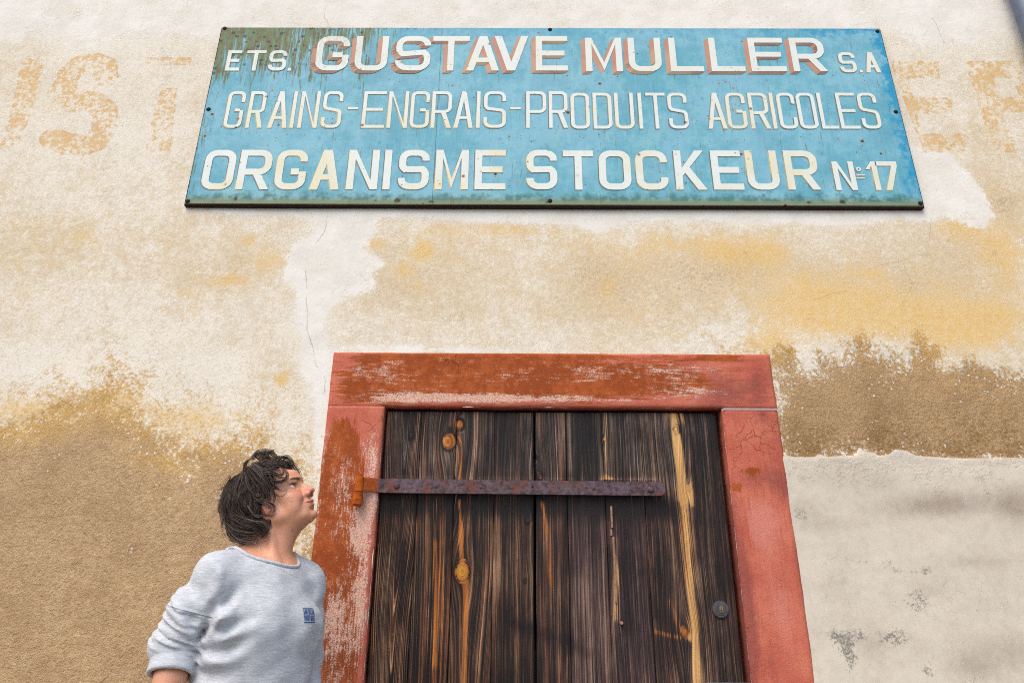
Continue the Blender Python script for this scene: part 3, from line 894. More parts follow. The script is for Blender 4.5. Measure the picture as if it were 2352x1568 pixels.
        sm = np.zeros(len(me.polygons), bool)
        sm[:nf] = True
        me.polygons.foreach_set('use_smooth', sm)
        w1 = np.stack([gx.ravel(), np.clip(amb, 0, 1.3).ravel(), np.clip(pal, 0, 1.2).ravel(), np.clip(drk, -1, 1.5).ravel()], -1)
        w1 = np.concatenate([w1, w1[ring]])
        red = [.8, .95, .6, .35, .6, .1, .25, .35][i]
        w2 = np.tile(np.array([i*7.31, red, [1.0, .25, .1, 0, .2, 0, .1, .1][i], [0, 0, 0, 0, .3, .8, .8, .25][i]]), (len(w1), 1))
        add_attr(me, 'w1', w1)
        add_attr(me, 'w2', w2)
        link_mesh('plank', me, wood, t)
    darkw = plain('dark_batten_wood', lin(30, 24, 21), .9, 0, .3, 30)
    for z in (.35, 1.05, 1.72):
        bm = bmesh.new()
        bm_box(bm, OX0+.02, OX1-.03, YD+.0305, YD+.06, z-.06, z+.06, .004)
        link_mesh('batten', bm_mesh('batten', bm), darkw, t)
    bm = bmesh.new()
    bm_box(bm, OX0-.001, OX1+.001, .15, .158, 0, OZ1+.02)
    link_mesh('backing_board', bm_mesh('backing_board', bm), darkw, t)

    # strap hinge ------------------------------------------------
    n = NT('purple_brown_iron')
    f = n.noise(70, 6, .7)
    f2 = n.noise(16, 4, .6)
    c = n.ramp(f, [(.36, lin(58, 38, 34)), (.50, lin(88, 70, 76)), (.68, lin(112, 94, 102))])
    c = n.mix(n.mul(n.step(n.add(f2, n.mul(n.sub(f, .5), .5)), .54, .64), .7), c, lin(112, 58, 34))
    xx = n.sep(n.obj)[0]
    jx = at(868, 1117, 0)[0]
    c = n.mix(n.step(n.add(xx, n.mul(n.sub(f, .5), .02)), jx+.004, jx-.004), c, n.ramp(n.noise(50, 5), [(.35, lin(150, 66, 20)), (.6, lin(194, 98, 30))]))
    iron = n.done(c, .62, n.bump(f, .0012), .25, spec=.4)
    pL, pR = at(838, 1113, 0), at(1527, 1124, 0)
    tl, bl = at(868, 1099, .006), at(868, 1132, .006)
    tr, br_ = at(1515, 1108, .006), at(1515, 1139, .006)
    N = 46
    bm = bmesh.new()
    prof = []
    z0c, z1c = (tl[2]+bl[2])/2, (tr[2]+br_[2])/2
    h0, h1 = (tl[2]-bl[2])/2, (tr[2]-br_[2])/2
    xL, xR = HX+.012, at(1527, 1124, 0)[0]
    xr_c = xR-h1*.75
    front, backv = [], []
    Y0, Y1 = .0035, .0095
    pts_top, pts_bot = [], []
    rj = random.Random(8)
    for i in range(N+1):
        u = i/N
        x = xL+(xr_c-xL)*u
        zc = z0c+(z1c-z0c)*u
        hh = h0+(h1-h0)*u
        if u < .085:
            hh = h0*(.86+.14*u/.085)
        pts_top.append((x, zc+hh+rj.uniform(-.0004, .0004)))
        pts_bot.append((x, zc-hh+rj.uniform(-.0004, .0004)))
    arc = [(xr_c+math.sin(a)*h1*.75, z1c+math.cos(a)*h1) for a in np.linspace(0, math.pi, 12)[1:-1]]
    outline = pts_top+arc+pts_bot[::-1]
    def yofs(x):   # the strap steps out to the pintle
        return -.040+.034*min(1, max(0, (x-xL-.004)/.045))
    fv = [bm.verts.new((x, yofs(x)-.003 if x < xL+.05 else -.006, z)) for x, z in outline]
    bv = [bm.verts.new((v.co.x, v.co.y+.0075, v.co.z)) for v in fv]
    m = len(outline)
    for i in range(m):
        j = (i+1) % m
        bm.faces.new((fv[i], fv[j], bv[j], bv[i]))
    # front and back as quad strips
    for vv in (fv, bv):
        for i in range(N):
            bm.faces.new((vv[i], vv[i+1], vv[m-2-i], vv[m-1-i]))
        bm.faces.new([vv[N]]+vv[N+1:N+11]+[vv[N+11]])
    bmesh.ops.bevel(bm, geom=[e for e in bm.edges if len(e.link_faces) == 2 and e.calc_face_angle(0) > 1.2], offset=.0012, segments=1, affect='EDGES')
    me = bm_mesh('strap_hinge', bm)
    hinge = link_mesh('strap_hinge', me, iron, t)
    bm = bmesh.new()
    bm_cyl(bm, (HX-.001, -.040, HZ-.004), (HX-.001, -.040, HZ+.052), .0165, .0165, 20, .002)
    ob = link_mesh('barrel', bm_mesh('barrel', bm, False), rust_mat, hinge)
    ob.matrix_parent_inverse = Matrix.Identity(4)
    hinge_children = [ob]
    for (a, b, r) in ((911, 1115, .0125), (1001, 1117, .0055), (1104, 1118, .0055), (1363, 1121, .0055), (1495, 1124, .0125)):
        p = at(a, b, -.0065)
        bm = bmesh.new()
        bmesh.ops.create_uvsphere(bm, u_segments=14, v_segments=8, radius=1)
        for v in bm.verts:
            v.co = Vector((p[0]+v.co.x*r, -.0062-max(0, -v.co.y)*r*.62+max(0, v.co.y)*.001, p[2]+v.co.z*r))
        o = link_mesh('rivet', bm_mesh('rivet', bm, True), iron, hinge)
        o.matrix_parent_inverse = Matrix.Identity(4)
    p = at(1223, 1118, -.0065)
    bm = bmesh.new()
    bm_cyl(bm, (p[0], -.0070, p[2]), (p[0], -.001, p[2]), .0042, .0042, 12)
    o = link_mesh('nail_hole', bm_mesh('nail_hole', bm), plain('hole_black', (.004, .004, .004, 1), 1.0), hinge)
    o.matrix_parent_inverse = Matrix.Identity(4)

    # round lock -------------------------------------------------
    lockm = plain('blackened_brass', lin(92, 88, 92), .45, .6, .25, 90)
    brass = plain('worn_brass', lin(176, 142, 62), .35, .8, .2, 90)
    p = at(1656, 1398, .012)
    lx, lz = p[0], p[2]
    bm = bmesh.new()
    bm_cyl(bm, (lx, .022, lz), (lx, .016, lz), .0295, .0275, 32, .0015)
    bm_cyl(bm, (lx, .017, lz), (lx, .013, lz), .0210, .0200, 32, .001)
    bm_cyl(bm, (lx, .014, lz+.001), (lx, .010, lz+.001), .0150, .0140, 28, .001)
    lock = link_mesh('lock_rosette', bm_mesh('lock_rosette', bm), lockm, t)
    bm = bmesh.new()
    bm_cyl(bm, (lx, .011, lz+.003), (lx, .0082, lz+.003), .0070, .0066, 20, .0006)
    o = link_mesh('key_cylinder', bm_mesh('key_cylinder', bm), brass, lock)
    o.matrix_parent_inverse = Matrix.Identity(4)
    bm = bmesh.new()
    bm_box(bm, lx-.0012, lx+.0012, 0.0076, .010, lz-.002, lz+.0065)
    o = link_mesh('keyway', bm_mesh('keyway', bm), bpy.data.materials['hole_black'], lock)
    o.matrix_parent_inverse = Matrix.Identity(4)
    # wooden peg
    p = at(1428, 1430, .012)
    bm = bmesh.new()
    bm_cyl(bm, (p[0], .02, p[2]), (p[0], .006, p[2]), .0065, .0050, 12, .001)
    link_mesh('wooden_peg', bm_mesh('wooden_peg', bm), plain('peg_wood', lin(176, 120, 92), .8, 0, .15, 80), t)
    # slivers of lifted grain on the middle board
    for (a, b, c_, d) in ((1404, 1213, 1414, 1230), (1410, 1230, 1416, 1385), (1404, 1160, 1408, 1212)):
        p0, p1 = at(a, b, .012), at(c_, d, .012)
        bm = bmesh.new()
        bm_box(bm, min(p0[0], p1[0])-.004, min(p0[0], p1[0])+.0035, .0105, .020, p1[2], p0[2]-.003, .0015)
        link_mesh('wood_sliver', bm_mesh('wood_sliver', bm), bpy.data.materials['peg_sliver'] if 'peg_sliver' in bpy.data.materials else plain('peg_sliver', lin(150, 116, 98), .8, 0, .3, 60), t)
    # grey latch plate just above the bottom of the picture
    a, b = at(2823/1.7415, 2727/1.7415, .010), at(3012/1.7415, 2727/1.7415, .010)
    steel = plain('grey_steel', lin(128, 132, 136), .45, .7, .15, 60)
    bm = bmesh.new()
    bm_box(bm, a[0], b[0], .004, .014, a[2]-.16, a[2], .003, 2)
    lp = link_mesh('latch_plate', bm_mesh('latch_plate', bm), steel, t)
    bm = bmesh.new()
    bm_cyl(bm, (b[0]-.02, .006, a[2]-.08), (b[0]-.02, -.045, a[2]-.08), .009, .009, 16)
    bm_cyl(bm, (b[0]-.02, -.040, a[2]-.08), (a[0]-.01, -.042, a[2]-.085), .0085, .007, 16, .002)
    o = link_mesh('door_handle', bm_mesh('door_handle', bm), steel, lp)
    o.matrix_parent_inverse = Matrix.Identity(4)

def P_yd(pts, y):
    return [atxz(a, b, y) for a, b in pts]
door()

# ------------------------------------------------------------------ lettering
def arcpts(cx, cy, r, a0, a1, n=5):
    return [(cx+r*math.cos(math.radians(a0+(a1-a0)*i/n)), cy+r*math.sin(math.radians(a0+(a1-a0)*i/n))) for i in range(n+1)]

def ribbon(pts, s, closed=False):
    """thicken a centreline to quads with mitred joints"""
    n = len(pts)
    L, R = [], []
    for i in range(n):
        p = Vector(pts[i])
        a = Vector(pts[i-1]) if (i > 0 or closed) else None
        b = Vector(pts[(i+1) % n]) if (i < n-1 or closed) else None
        d1 = (p-a).normalized() if a is not None else None
        d2 = (b-p).normalized() if b is not None else None
        if d1 is None:
            d1 = d2
        if d2 is None:
            d2 = d1
        n1, n2 = Vector((-d1.y, d1.x)), Vector((-d2.y, d2.x))
        m = (n1+n2)
        m = m/max(m.length_squared/2, .3)*1.0 if m.length > 1e-6 else n1
        m = (n1+n2).normalized()*(1/max(.4, (n1+n2).normalized().dot(n1)))
        L.append(tuple(p+m*s/2))
        R.append(tuple(p-m*s/2))
    q = []
    for i in range(n if closed else n-1):
        j = (i+1) % n
        q.append([L[i], L[j], R[j], R[i]])
    return q

def rect(x0, y0, x1, y1): return [(x0, y0), (x1, y0), (x1, y1), (x0, y1)]
def diag(xa, ya, xb, yb, w): return [(xa, ya), (xa+w, ya), (xb+w, yb), (xb, yb)]

def glyph(ch, w, h, s, v=None):
    """list of convex polygons; s = vertical stroke, v = horizontal stroke"""
    r = min(w, h)*.26
    a = s/2
    r = max(r, s*.75)
    r = min(r, w/2-a-1e-4)
    X0, X1, Y0, Y1 = a, w-a, a, h-a
    TL = arcpts(X0+r, Y1-r, r, 180, 90)
    TR = arcpts(X1-r, Y1-r, r, 90, 0)
    BR = arcpts(X1-r, Y0+r, r, 0, -90)
    BL = arcpts(X0+r, Y0+r, r, 270, 180)
    if ch in 'O0': return ribbon(TL+TR+BR+BL, s, True)
    if ch == 'C': return ribbon([(X1, h*.69)]+TR[::-1]+TL[::-1]+BL[::-1]+BR[::-1]+[(X1, h*.31)], s)
    if ch == 'G': return ribbon([(X1, h*.70)]+TR[::-1]+TL[::-1]+BL[::-1]+BR[::-1]+[(X1, h*.52-a)], s)+[rect(w*.50, h*.52-s, w-s, h*.52)]
    if ch == 'S':
        m1 = arcpts(X0+r, h*.60+r*.2, r, 180, 235, 3)
        m2 = arcpts(X1-r, h*.40-r*.2, r, 55, 0, 3)
        return ribbon([(X1, h*.72)]+TR[::-1]+TL[::-1]+m1+m2+BR+BL+[(X0, h*.28)], s)
    if ch == 'U': return ribbon([(X0, h)]+BL[::-1]+BR[::-1]+[(X1, h)], s)
    if ch == 'D': return [rect(0, 0, s, h)]+ribbon([(s, Y1)]+TR+BR+[(s, Y0)], s)
    if ch in 'PR':
        yb = h*.44
        MR = arcpts(X1-r, yb+r, r, 0, -90)
        g = [rect(0, 0, s, h)]+ribbon([(s, Y1)]+TR+MR+[(s, yb)], s)
        if ch == 'R': g.append([(w-s*1.15, 0), (w, 0), (w*.68+s*.25, yb-a), (w*.52-s*.2, yb-a)])
        return g
    if ch == 'E': return [rect(0, 0, s, h), rect(s, 0, w, s), rect(s, h-s, w, h), rect(s, h*.5-a, w*.90, h*.5+a)]
    if ch == 'L': return [rect(0, 0, s, h), rect(s, 0, w, s)]
    if ch == 'T': return [rect(0, h-s, w, h), rect(w/2-a, 0, w/2+a, h-s)]
    if ch == 'I': return [rect(0, 0, s, h)]
    if ch == 'N': return [rect(0, 0, s, h), rect(w-s, 0, w, h), [(s, h), (s, h-s*1.5), (w-s, 0), (w-s, s*1.5)]]
    if ch == 'M':
        d = s*1.0
        return [rect(0, 0, s, h), rect(w-s, 0, w, h), [(s, h), (s, h-s*1.35), (w/2, h*.02), (w/2, h*.02+s*1.6)], [(w-s, h), (w/2, h*.02+s*1.6), (w/2, h*.02), (w-s, h-s*1.35)]]
    if ch == 'A':
        d = s*1.12
        t = h*.24
        xi = (w/2-d*.55)*(t/h)
        return [diag(0, 0, w/2-d*.55, h, d), [(w-d, 0), (w, 0), (w/2+d*.55, h), (w/2-d*.45, h)], [(xi+d*.9, t), (w-xi-d*.9, t), (w-xi-d*1.02-s*.1, t+s*.9), (xi+d*1.02+s*.1, t+s*.9)]]
    if ch == 'V':
        d = s*1.15
        return [[(w/2-d*.55, 0), (w/2+d*.45, 0), (d, h), (0, h)], [(w/2-d*.45, 0), (w/2+d*.55, 0), (w, h), (w-d, h)]]
    if ch == 'K': return [rect(0, 0, s, h), [(s, h*.34), (s, h*.34+s*1.35), (w*.97-s*1.2, h), (w*.97+s*.05, h)], [(w-s*1.25, 0), (w, 0), (s*1.9, h*.62), (s*1.2, h*.48)]]
    if ch == '1': return [rect(w-s, 0, w, h), [(0, h*.72), (w*.35, h*.72), (w-s, h*.86), (w-s, h), (w*.55, h)]]
    if ch == '7': return [rect(0, h-s, w, h), [(w*.28, 0), (w*.28+s*1.1, 0), (w, h-s), (w-s*1.1, h-s)]]
    if ch == '.': return [rect(0, 0, w, w)]
    if ch == '-': return [rect(0, 0, w, s)]
    return [rect(0, 0, w, h)]

def hull(pts):
    pts = sorted(set((round(x, 6), round(y, 6)) for x, y in pts))
    def half(p):
        o = []
        for q in p:
            while len(o) > 1 and (o[-1][0]-o[-2][0])*(q[1]-o[-2][1])-(o[-1][1]-o[-2][1])*(q[0]-o[-2][0]) <= 0:
                o.pop()
            o.append(q)
        return o
    a, b = half(pts), half(pts[::-1])
    return a[:-1]+b[:-1]

def sign():
    SY = -.027                                   # face plane of the plates
    c = [at(511, 60, SY), at(2021, 66.5, SY), at(2126, 474, SY), at(420, 470, SY)]
    x0 = (c[0][0]+c[3][0])/2
    x1 = (c[1][0]+c[2][0])/2
    z1 = (c[0][2]+c[1][2])/2
    z0 = (c[2][2]+c[3][2])/2
    t = thing('enamel_sign', 'large pale blue enamel sign with white French lettering and rust spots', 'sign', ((x0+x1)/2, 0, z0))
    def rust_layer(n, col, k=1.0, gk=1.0):
        # pin rust: random pits with brown halo
        x_, y_, z_ = n.sep(n.obj)
        for sc, thr, rad, seed in ((30, .90, .36, (0, 0, 0)), (13, .84, .20, (3, 3, 3)), (64, .88, .42, (7, 1, 5))):
            m = n.t.nodes.new('ShaderNodeMapping')
            n.put(m.inputs[0], n.obj)
            m.inputs['Location'].default_value = seed
            v = n.voro(sc, 'F1', m.outputs[0])
            rs = n.sep(v[1])
            gate = n.step(n.add(rs[0], n.mul(n.cn(2.6, 4), .45)), thr, thr+.01)
            d = n.math('DIVIDE', v[0], n.add(n.mul(rs[1], .8), .35))
            halo = n.mul(gate, n.step(d, rad*1.3, rad*.25))
            core = n.mul(gate, n.step(d, rad*.70, rad*.40))
            col = n.mix(n.mul(halo, .42*k), col, lin(176, 136, 80))
            col = n.mix(n.mul(core, .92*k), col, lin(62, 34, 24))
        # green-brown grime from the top left corner, running down in streaks
        st = n.noise(60, 4, .7, stretch=(1.7, 1, .12))
        gm = n.mul(n.step(x_, x0+1.15, x0+.25), n.step(z_, z1-.48, z1-.04))
        gm = n.add(gm, n.mul(n.step(x_, x0+.10, x0), .35))
        tongue = n.mul(n.mul(n.step(n.math('ABSOLUTE', n.sub(x_, x0+.70)), .055, .01), n.step(z_, z1-.62, z1-.40)), .42)
        gm = n.add(n.mul(gm, 1.22), tongue)
        g = n.step(n.add(gm, n.mul(n.sub(st, .5), 4.2)), .45, 1.0)
        gc = n.ramp(n.noise(70, 4, .6, stretch=(1, 1, .3)), [(.38, lin(104, 78, 30)), (.50, lin(108, 108, 44)), (.62, lin(96, 130, 84))])
        col = n.mix(n.mul(g, .90*gk), col, gc)
        v = n.voro(36, 'F1')
        sp = n.mul(n.step(v[0], .40, .26), n.step(n.sep(v[1])[2], .62, .65))
        col = n.mix(n.mul(n.mul(sp, n.step(gm, .35, .9)), .7*(.2 if gk < 1 else 1)), col, lin(40, 26, 20))
        return col
    n = NT('blue_enamel')
    x_, y_, z_ = n.sep(n.obj)
    big, med, fine = n.cn(2.6, 5, .6), n.cn(24, 5, .65), n.cn(120, 3, .6)
    col = n.mix(n.step(n.add(big, n.mul(med, .4)), -.2, .2), lin(102, 170, 188), lin(130, 186, 204))
    strk = n.noise(50, 4, .6, stretch=(1.5, 1, .15))
    col = n.mix(n.mul(n.step(strk, .5, .72), .35), col, lin(150, 198, 208))
    # deep unfaded blue along the edges
    ed = n.math('MINIMUM', n.math('MINIMUM', n.sub(x_, x0), n.sub(x1, x_)), n.math('MINIMUM', n.sub(z_, z0), n.sub(z1, z_)))
    eb = n.step(n.add(ed, n.mul(med, .12)), .07, .0)
    eb = n.mul(eb, n.add(n.step(x_, x0+2.4, x1), .35))
    col = n.mix(n.mul(eb, .8), col, lin(44, 148, 190))
    vv = n.voro(26, 'F1')
    col = n.mix(n.mul(n.mul(n.step(vv[0], .3, .15), n.step(n.sep(vv[1])[0], .93, .95)), .5), col, lin(60, 140, 196))
    # light scaly bloom
    bl = n.mul(n.step(n.add(n.noise(9, 5, .7, off=(3, 3, 3)), n.mul(fine, .2)), .50, .68), .5)
    col = n.mix(bl, col, lin(146, 200, 206))
    col = n.mix(n.mul(n.step(n.noise(4, 5, .7, off=(7, 3, 3)), .5, .66), .35), col, lin(104, 158, 178))
    # green oxide along the foot
    gb = n.step(n.add(n.sub(z_, z0), n.mul(med, .05)), .070, .030)
    col = n.mix(n.mul(gb, .75), col, n.mix(n.step(med, -.1, .15), lin(76, 112, 88), lin(122, 146, 118)))
    lip = n.step(n.sub(z_, z0), .026, .020)
    col = n.mix(n.mul(lip, .85), col, lin(132, 140, 110))
    v = n.voro(20, 'F1')
    bs = n.mul(n.mul(n.step(v[0], .34, .2), n.step(n.sep(v[1])[0], .55, .58)), n.mul(n.step(n.sub(z_, z0), .055, .03), n.step(n.sub(z_, z0), .005, .02)))
    col = n.mix(n.mul(bs, .85), col, lin(56, 36, 30))
    bs = n.mul(n.mul(n.step(n.voro(44, 'F1')[0], .42, .2), 1.0), n.mul(n.step(n.sub(z1, z_), .030, .012), n.step(x_, x0+1.3, x0+.8)))
    col = n.mix(n.mul(bs, .85), col, lin(46, 30, 26))
    col = rust_layer(n, col)
    blue = n.done(col, n.add(n.mul(n.noise(30, 3), .25), .42), n.bump(n.add(n.mul(big, 1.0), n.mul(fine, .05)), .004), spec=.18)
    def paint(name, a, b, k=.8):
        n = NT(name)
        col = n.mix(n.noise(18, 5, .6), a, b)
        xz = n.sep(n.obj)
        yl = n.mul(n.step(n.noise(3.4, 4, .6, off=(2, 5, 8)), .44, .64), n.add(n.mul(n.step(xz[2], 3.55, 3.2), .45), .18))
        col = n.mix(yl, col, lin(226, 216, 170))
        return n.done(rust_layer(n, col, k, .16), .5, None, spec=.18)
    whitem = paint('white_enamel', lin(234, 238, 230), lin(216, 224, 218))
    tanm = paint('terracotta_enamel', lin(196, 148, 128), lin(182, 130, 108))
    brownm = paint('brown_enamel', lin(128, 100, 88), lin(146, 118, 104))
    shadm = paint('outline_enamel', lin(104, 116, 112), lin(124, 122, 112))
    edgem = plain('rusty_sign_frame', lin(52, 30, 26), .85, .1, .35, 50)
    # frame box behind the plates
    bm = bmesh.new()
    bm_box(bm, x0-.002, x1+.002, -.022, .004, z0-.0025, z1+.001, .002)
    link_mesh('frame', bm_mesh('frame', bm), edgem, t)
    seam = at(1010, 300, SY)[0]
    def seam_x():
        return (at(1016, 66, SY)[0]+at(992, 470, SY)[0])/2
    sx = seam_x()
    for a, b in ((x0, sx-.0007), (sx+.0007, x1)):
        # plate with a rolled rim
        nx, nz = int((b-a)/.02), int((z1-z0)/.02)
        bm = bmesh.new()
        bm_box(bm, a, b, SY, -.0215, z0, z1)
        es = [e for e in bm.edges if abs(e.verts[0].co.y-SY) < 1e-5 and abs(e.verts[1].co.y-SY) < 1e-5]
        outer = [e for e in es if not (abs(e.verts[0].co.x-e.verts[1].co.x) < 1e-6 and abs(e.verts[0].co.x-sx) < .002)]
        bmesh.ops.bevel(bm, geom=outer, offset=.005, segments=3, affect='EDGES')
        link_mesh('enamel_plate', bm_mesh('enamel_plate', bm), blue, t)
    # nails
    nm = plain('rusty_nail', lin(46, 30, 28), .8, .3, .3, 90)
    def Z_(a, b, ox): return ((ox+a/1.47)/1.7415, (60+b/1.47)/1.7415)
    for (a, b, ox) in ((292, 80, 700), (197, 555, 700), (75, 1095, 700), (2205, 87, 700), (2205, 1093, 700), (1925, 97, 2200), (2033, 570, 2200), (2178, 1108, 2200)):
        p = at(*Z_(a, b, ox), SY)
        bm = bmesh.new()
        bmesh.ops.create_uvsphere(bm, u_segments=12, v_segments=6, radius=.0105)
        for v in bm.verts:
            v.co = Vector((p[0]+v.co.x, SY+v.co.y*.45, p[2]+v.co.z))
        link_mesh('nail', bm_mesh('nail', bm, True), nm, t)

    # lettering: (char, zoom x left at the foot, zoom x right at the foot) per row, x measured at the given foot line
    def R1(x, y): return Z_(x, y, 700)
    def R2(x, y): return Z_(x, y, 2200)
    rows = []
    big1 = [('G', 818, 1012, 1), ('U', 1050, 1243, 1), ('S', 1290, 1497, 1), ('T', 1508, 1727, 1), ('A', 1712, 1905, 1), ('V', 1876, 2078, 1), ('E', 2122, 2312, 1),
            ('M', 213, 430, 2), ('U', 468, 662, 2), ('L', 712, 908, 2), ('L', 952, 1152, 2), ('E', 1187, 1395, 2), ('R', 1435, 1635, 2)]
    rows.append(('heading_lettering', big1, (329, 333), (127, 137), .030, 'deep'))
    rows.append(('small_lettering', [('E', 292, 376, 1), ('T', 405, 520, 1), ('S', 542, 648, 1), ('.', 661, 682, 1)], (330, 0), (210, 0), .0185, 'thin'))
    rows.append(('small_lettering', [('S', 1712, 1810, 2), ('.', 1822, 1840, 2), ('A', 1860, 1948, 2)], (0, 341), (0, 222), .0175, 'thin'))
    mid = [('G', 280, 385, 1), ('R', 412, 510, 1), ('A', 542, 655, 1), ('I', 672, 702, 1), ('N', 718, 832, 1), ('S', 853, 970, 1), ('-', 1003, 1066, 1), ('E', 1093, 1228, 1), ('N', 1243, 1363, 1), ('G', 1377, 1490, 1),
           ('R', 1503, 1622, 1), ('A', 1637, 1750, 1), ('I', 1770, 1798, 1), ('S', 1813, 1945, 1), ('-', 1970, 2033, 1), ('P', 2065, 2185, 1), ('R', 2200, 2312, 1),
           ('O', 125, 237, 2), ('D', 258, 370, 2), ('U', 387, 500, 2), ('I', 528, 553, 2), ('T', 575, 692, 2), ('S', 705, 820, 2), ('A', 934, 1045, 2), ('G', 1052, 1167, 2), ('R', 1188, 1302, 2), ('I', 1317, 1343, 2),
           ('C', 1358, 1464, 2), ('O', 1475, 1585, 2), ('L', 1603, 1702, 2), ('E', 1715, 1830, 2), ('S', 1843, 1955, 2)]
    rows.append(('trade_lettering', mid, (666, 671), (451, 460), .0165, 'thin'))
    low = [('O', 145, 330, 1), ('R', 353, 547, 1), ('G', 576, 758, 1), ('A', 788, 962, 1), ('N', 1002, 1187, 1), ('I', 1218, 1277, 1), ('S', 1306, 1488, 1), ('M', 1525, 1722, 1), ('E', 1760, 1943, 1), ('S', 2066, 2250, 1),
           ('T', 80, 262, 2), ('O', 293, 483, 2), ('C', 513, 702, 2), ('K', 744, 928, 2), ('E', 965, 1145, 2), ('U', 1172, 1360, 2), ('R', 1404, 1597, 2)]
    rows.append(('status_lettering', low, (1027, 1029), (795, 799), .0315, 'thin'))
    rows.append(('number_lettering', [('N', 1685, 1812, 2), ('1', 1880, 1950, 2), ('7', 1945, 2072, 2)], (0, 1031), (0, 863), .023, 'thin'))
    LY = SY-.0004
    for name, chars, foot, top, s, style in rows:
        mats = [whitem, tanm, brownm, shadm]
        polys_all = []
        for (ch, xa, xb, wh) in chars:
            Rf = R1 if wh == 1 else R2
            fy, ty = foot[wh-1], top[wh-1]
            pa, pb = at(*Rf(xa, fy), SY), at(*Rf(xb, fy), SY)
            zt = at(*Rf((xa+xb)/2, ty), SY)[2]
            zf = (pa[2]+pb[2])/2
            X0_, w, h = pa[0], pb[0]-pa[0], zt-zf
            if ch == '-':
                zf, h = at(*Rf(xa, 557), SY)[2], .012
            if ch == 'T' and name != 'small_lettering':
                pass
            ps = glyph(ch, w, h, s if ch != '-' else .0125)
            polys_all.append([[(X0_+x, zf+y) for x, y in p] for p in ps])
        if name == 'number_lettering':
            pa, pb = at(*R2(1796, 925), SY), at(*R2(1838, 925), SY)
            zt = at(*R2(1815, 891), SY)[2]
            ccx, ccz = (pa[0]+pb[0])/2, (zt+pa[2])/2
            polys_all.append(ribbon([(ccx+.0075*math.cos(a), ccz+.0085*math.sin(a)) for a in np.linspace(0, 2*math.pi, 17)[:-1]], .0062, True))
            for yy in (938, 956):
                a_, b_ = at(*R2(1803, yy+8), SY), at(*R2(1852, yy+8), SY)
                polys_all.append([rect(a_[0], a_[2], b_[0], a_[2]+.0062)])
        for letter in polys_all:
            bm = bmesh.new()
            def face(poly, lvl, mi):
                y = LY-lvl
                try:
                    f = bm.faces.new([bm.verts.new((x, y, z)) for x, z in poly])
                    f.material_index = mi
                except ValueError:
                    pass
            if style == 'deep':
                vx, vz = -.0215, -.0180
                for i, p in enumerate(letter):
                    face(hull(p+[(x+vx, z+vz) for x, z in p]), .00002+i*.00002, 1)
                for i, p in enumerate(letter):
                    m = len(p)
                    ar = sum(p[j][0]*p[(j+1) % m][1]-p[(j+1) % m][0]*p[j][1] for j in range(m))
                    q = p if ar > 0 else p[::-1]
                    for j in range(m):
                        a_, b_ = q[j], q[(j+1) % m]
                        ex, ez = b_[0]-a_[0], b_[1]-a_[1]
                        if ex > 0 and ex > abs(ez)*1.2:      # an underside
                            face([a_, b_, (b_[0]+vx, b_[1]+vz), (a_[0]+vx, a_[1]+vz)], .0007+i*.00003+j*.000003, 2)
            else:
                vx, vz = -.0045, -.0035
                for i, p in enumerate(letter):
                    face(hull(p+[(x+vx, z+vz) for x, z in p]), .00002+i*.00002, 3)
            for i, p in enumerate(letter):
                face(p, .0013+i*.00003, 0)
            for f in bm.faces:
                f.normal_update()
                if f.normal.y > 0:
                    f.normal_flip()
            me = bpy.data.meshes.new('letter')
            bm.to_mesh(me)
            bm.free()
            for m in mats:
                me.materials.append(m)
            link_mesh('letter', me, None, t)
sign()

# ------------------------------------------------------------------ downpipe at the top right
def downpipe():
    zinc = plain('blue_grey_zinc', lin(104, 112, 128), .5, .3, .12, 20)
    x = at(4066/1.7415, 30, -.075)[0]+.045
    t = thing('downpipe', 'blue-grey metal downpipe running down the wall at the far upper right', 'downpipe', (x, -.075, 2.6))
    bm = bmesh.new()
    bm_cyl(bm, (x, -.075, 2.9), (x, -.075, 6.2), .045, .045, 32)
    link_mesh('pipe', bm_mesh('pipe', bm, False), zinc, t)
    for z in (4.9,):
        bm = bmesh.new()
        bm_cyl(bm, (x, -.075, z), (x, -.075, z+.03), .049, .049, 32, .002)
        bm_box(bm, x-.01, x+.01, -.03, .01, z+.004, z+.026)
        link_mesh('bracket', bm_mesh('bracket', bm), zinc, t)
downpipe()
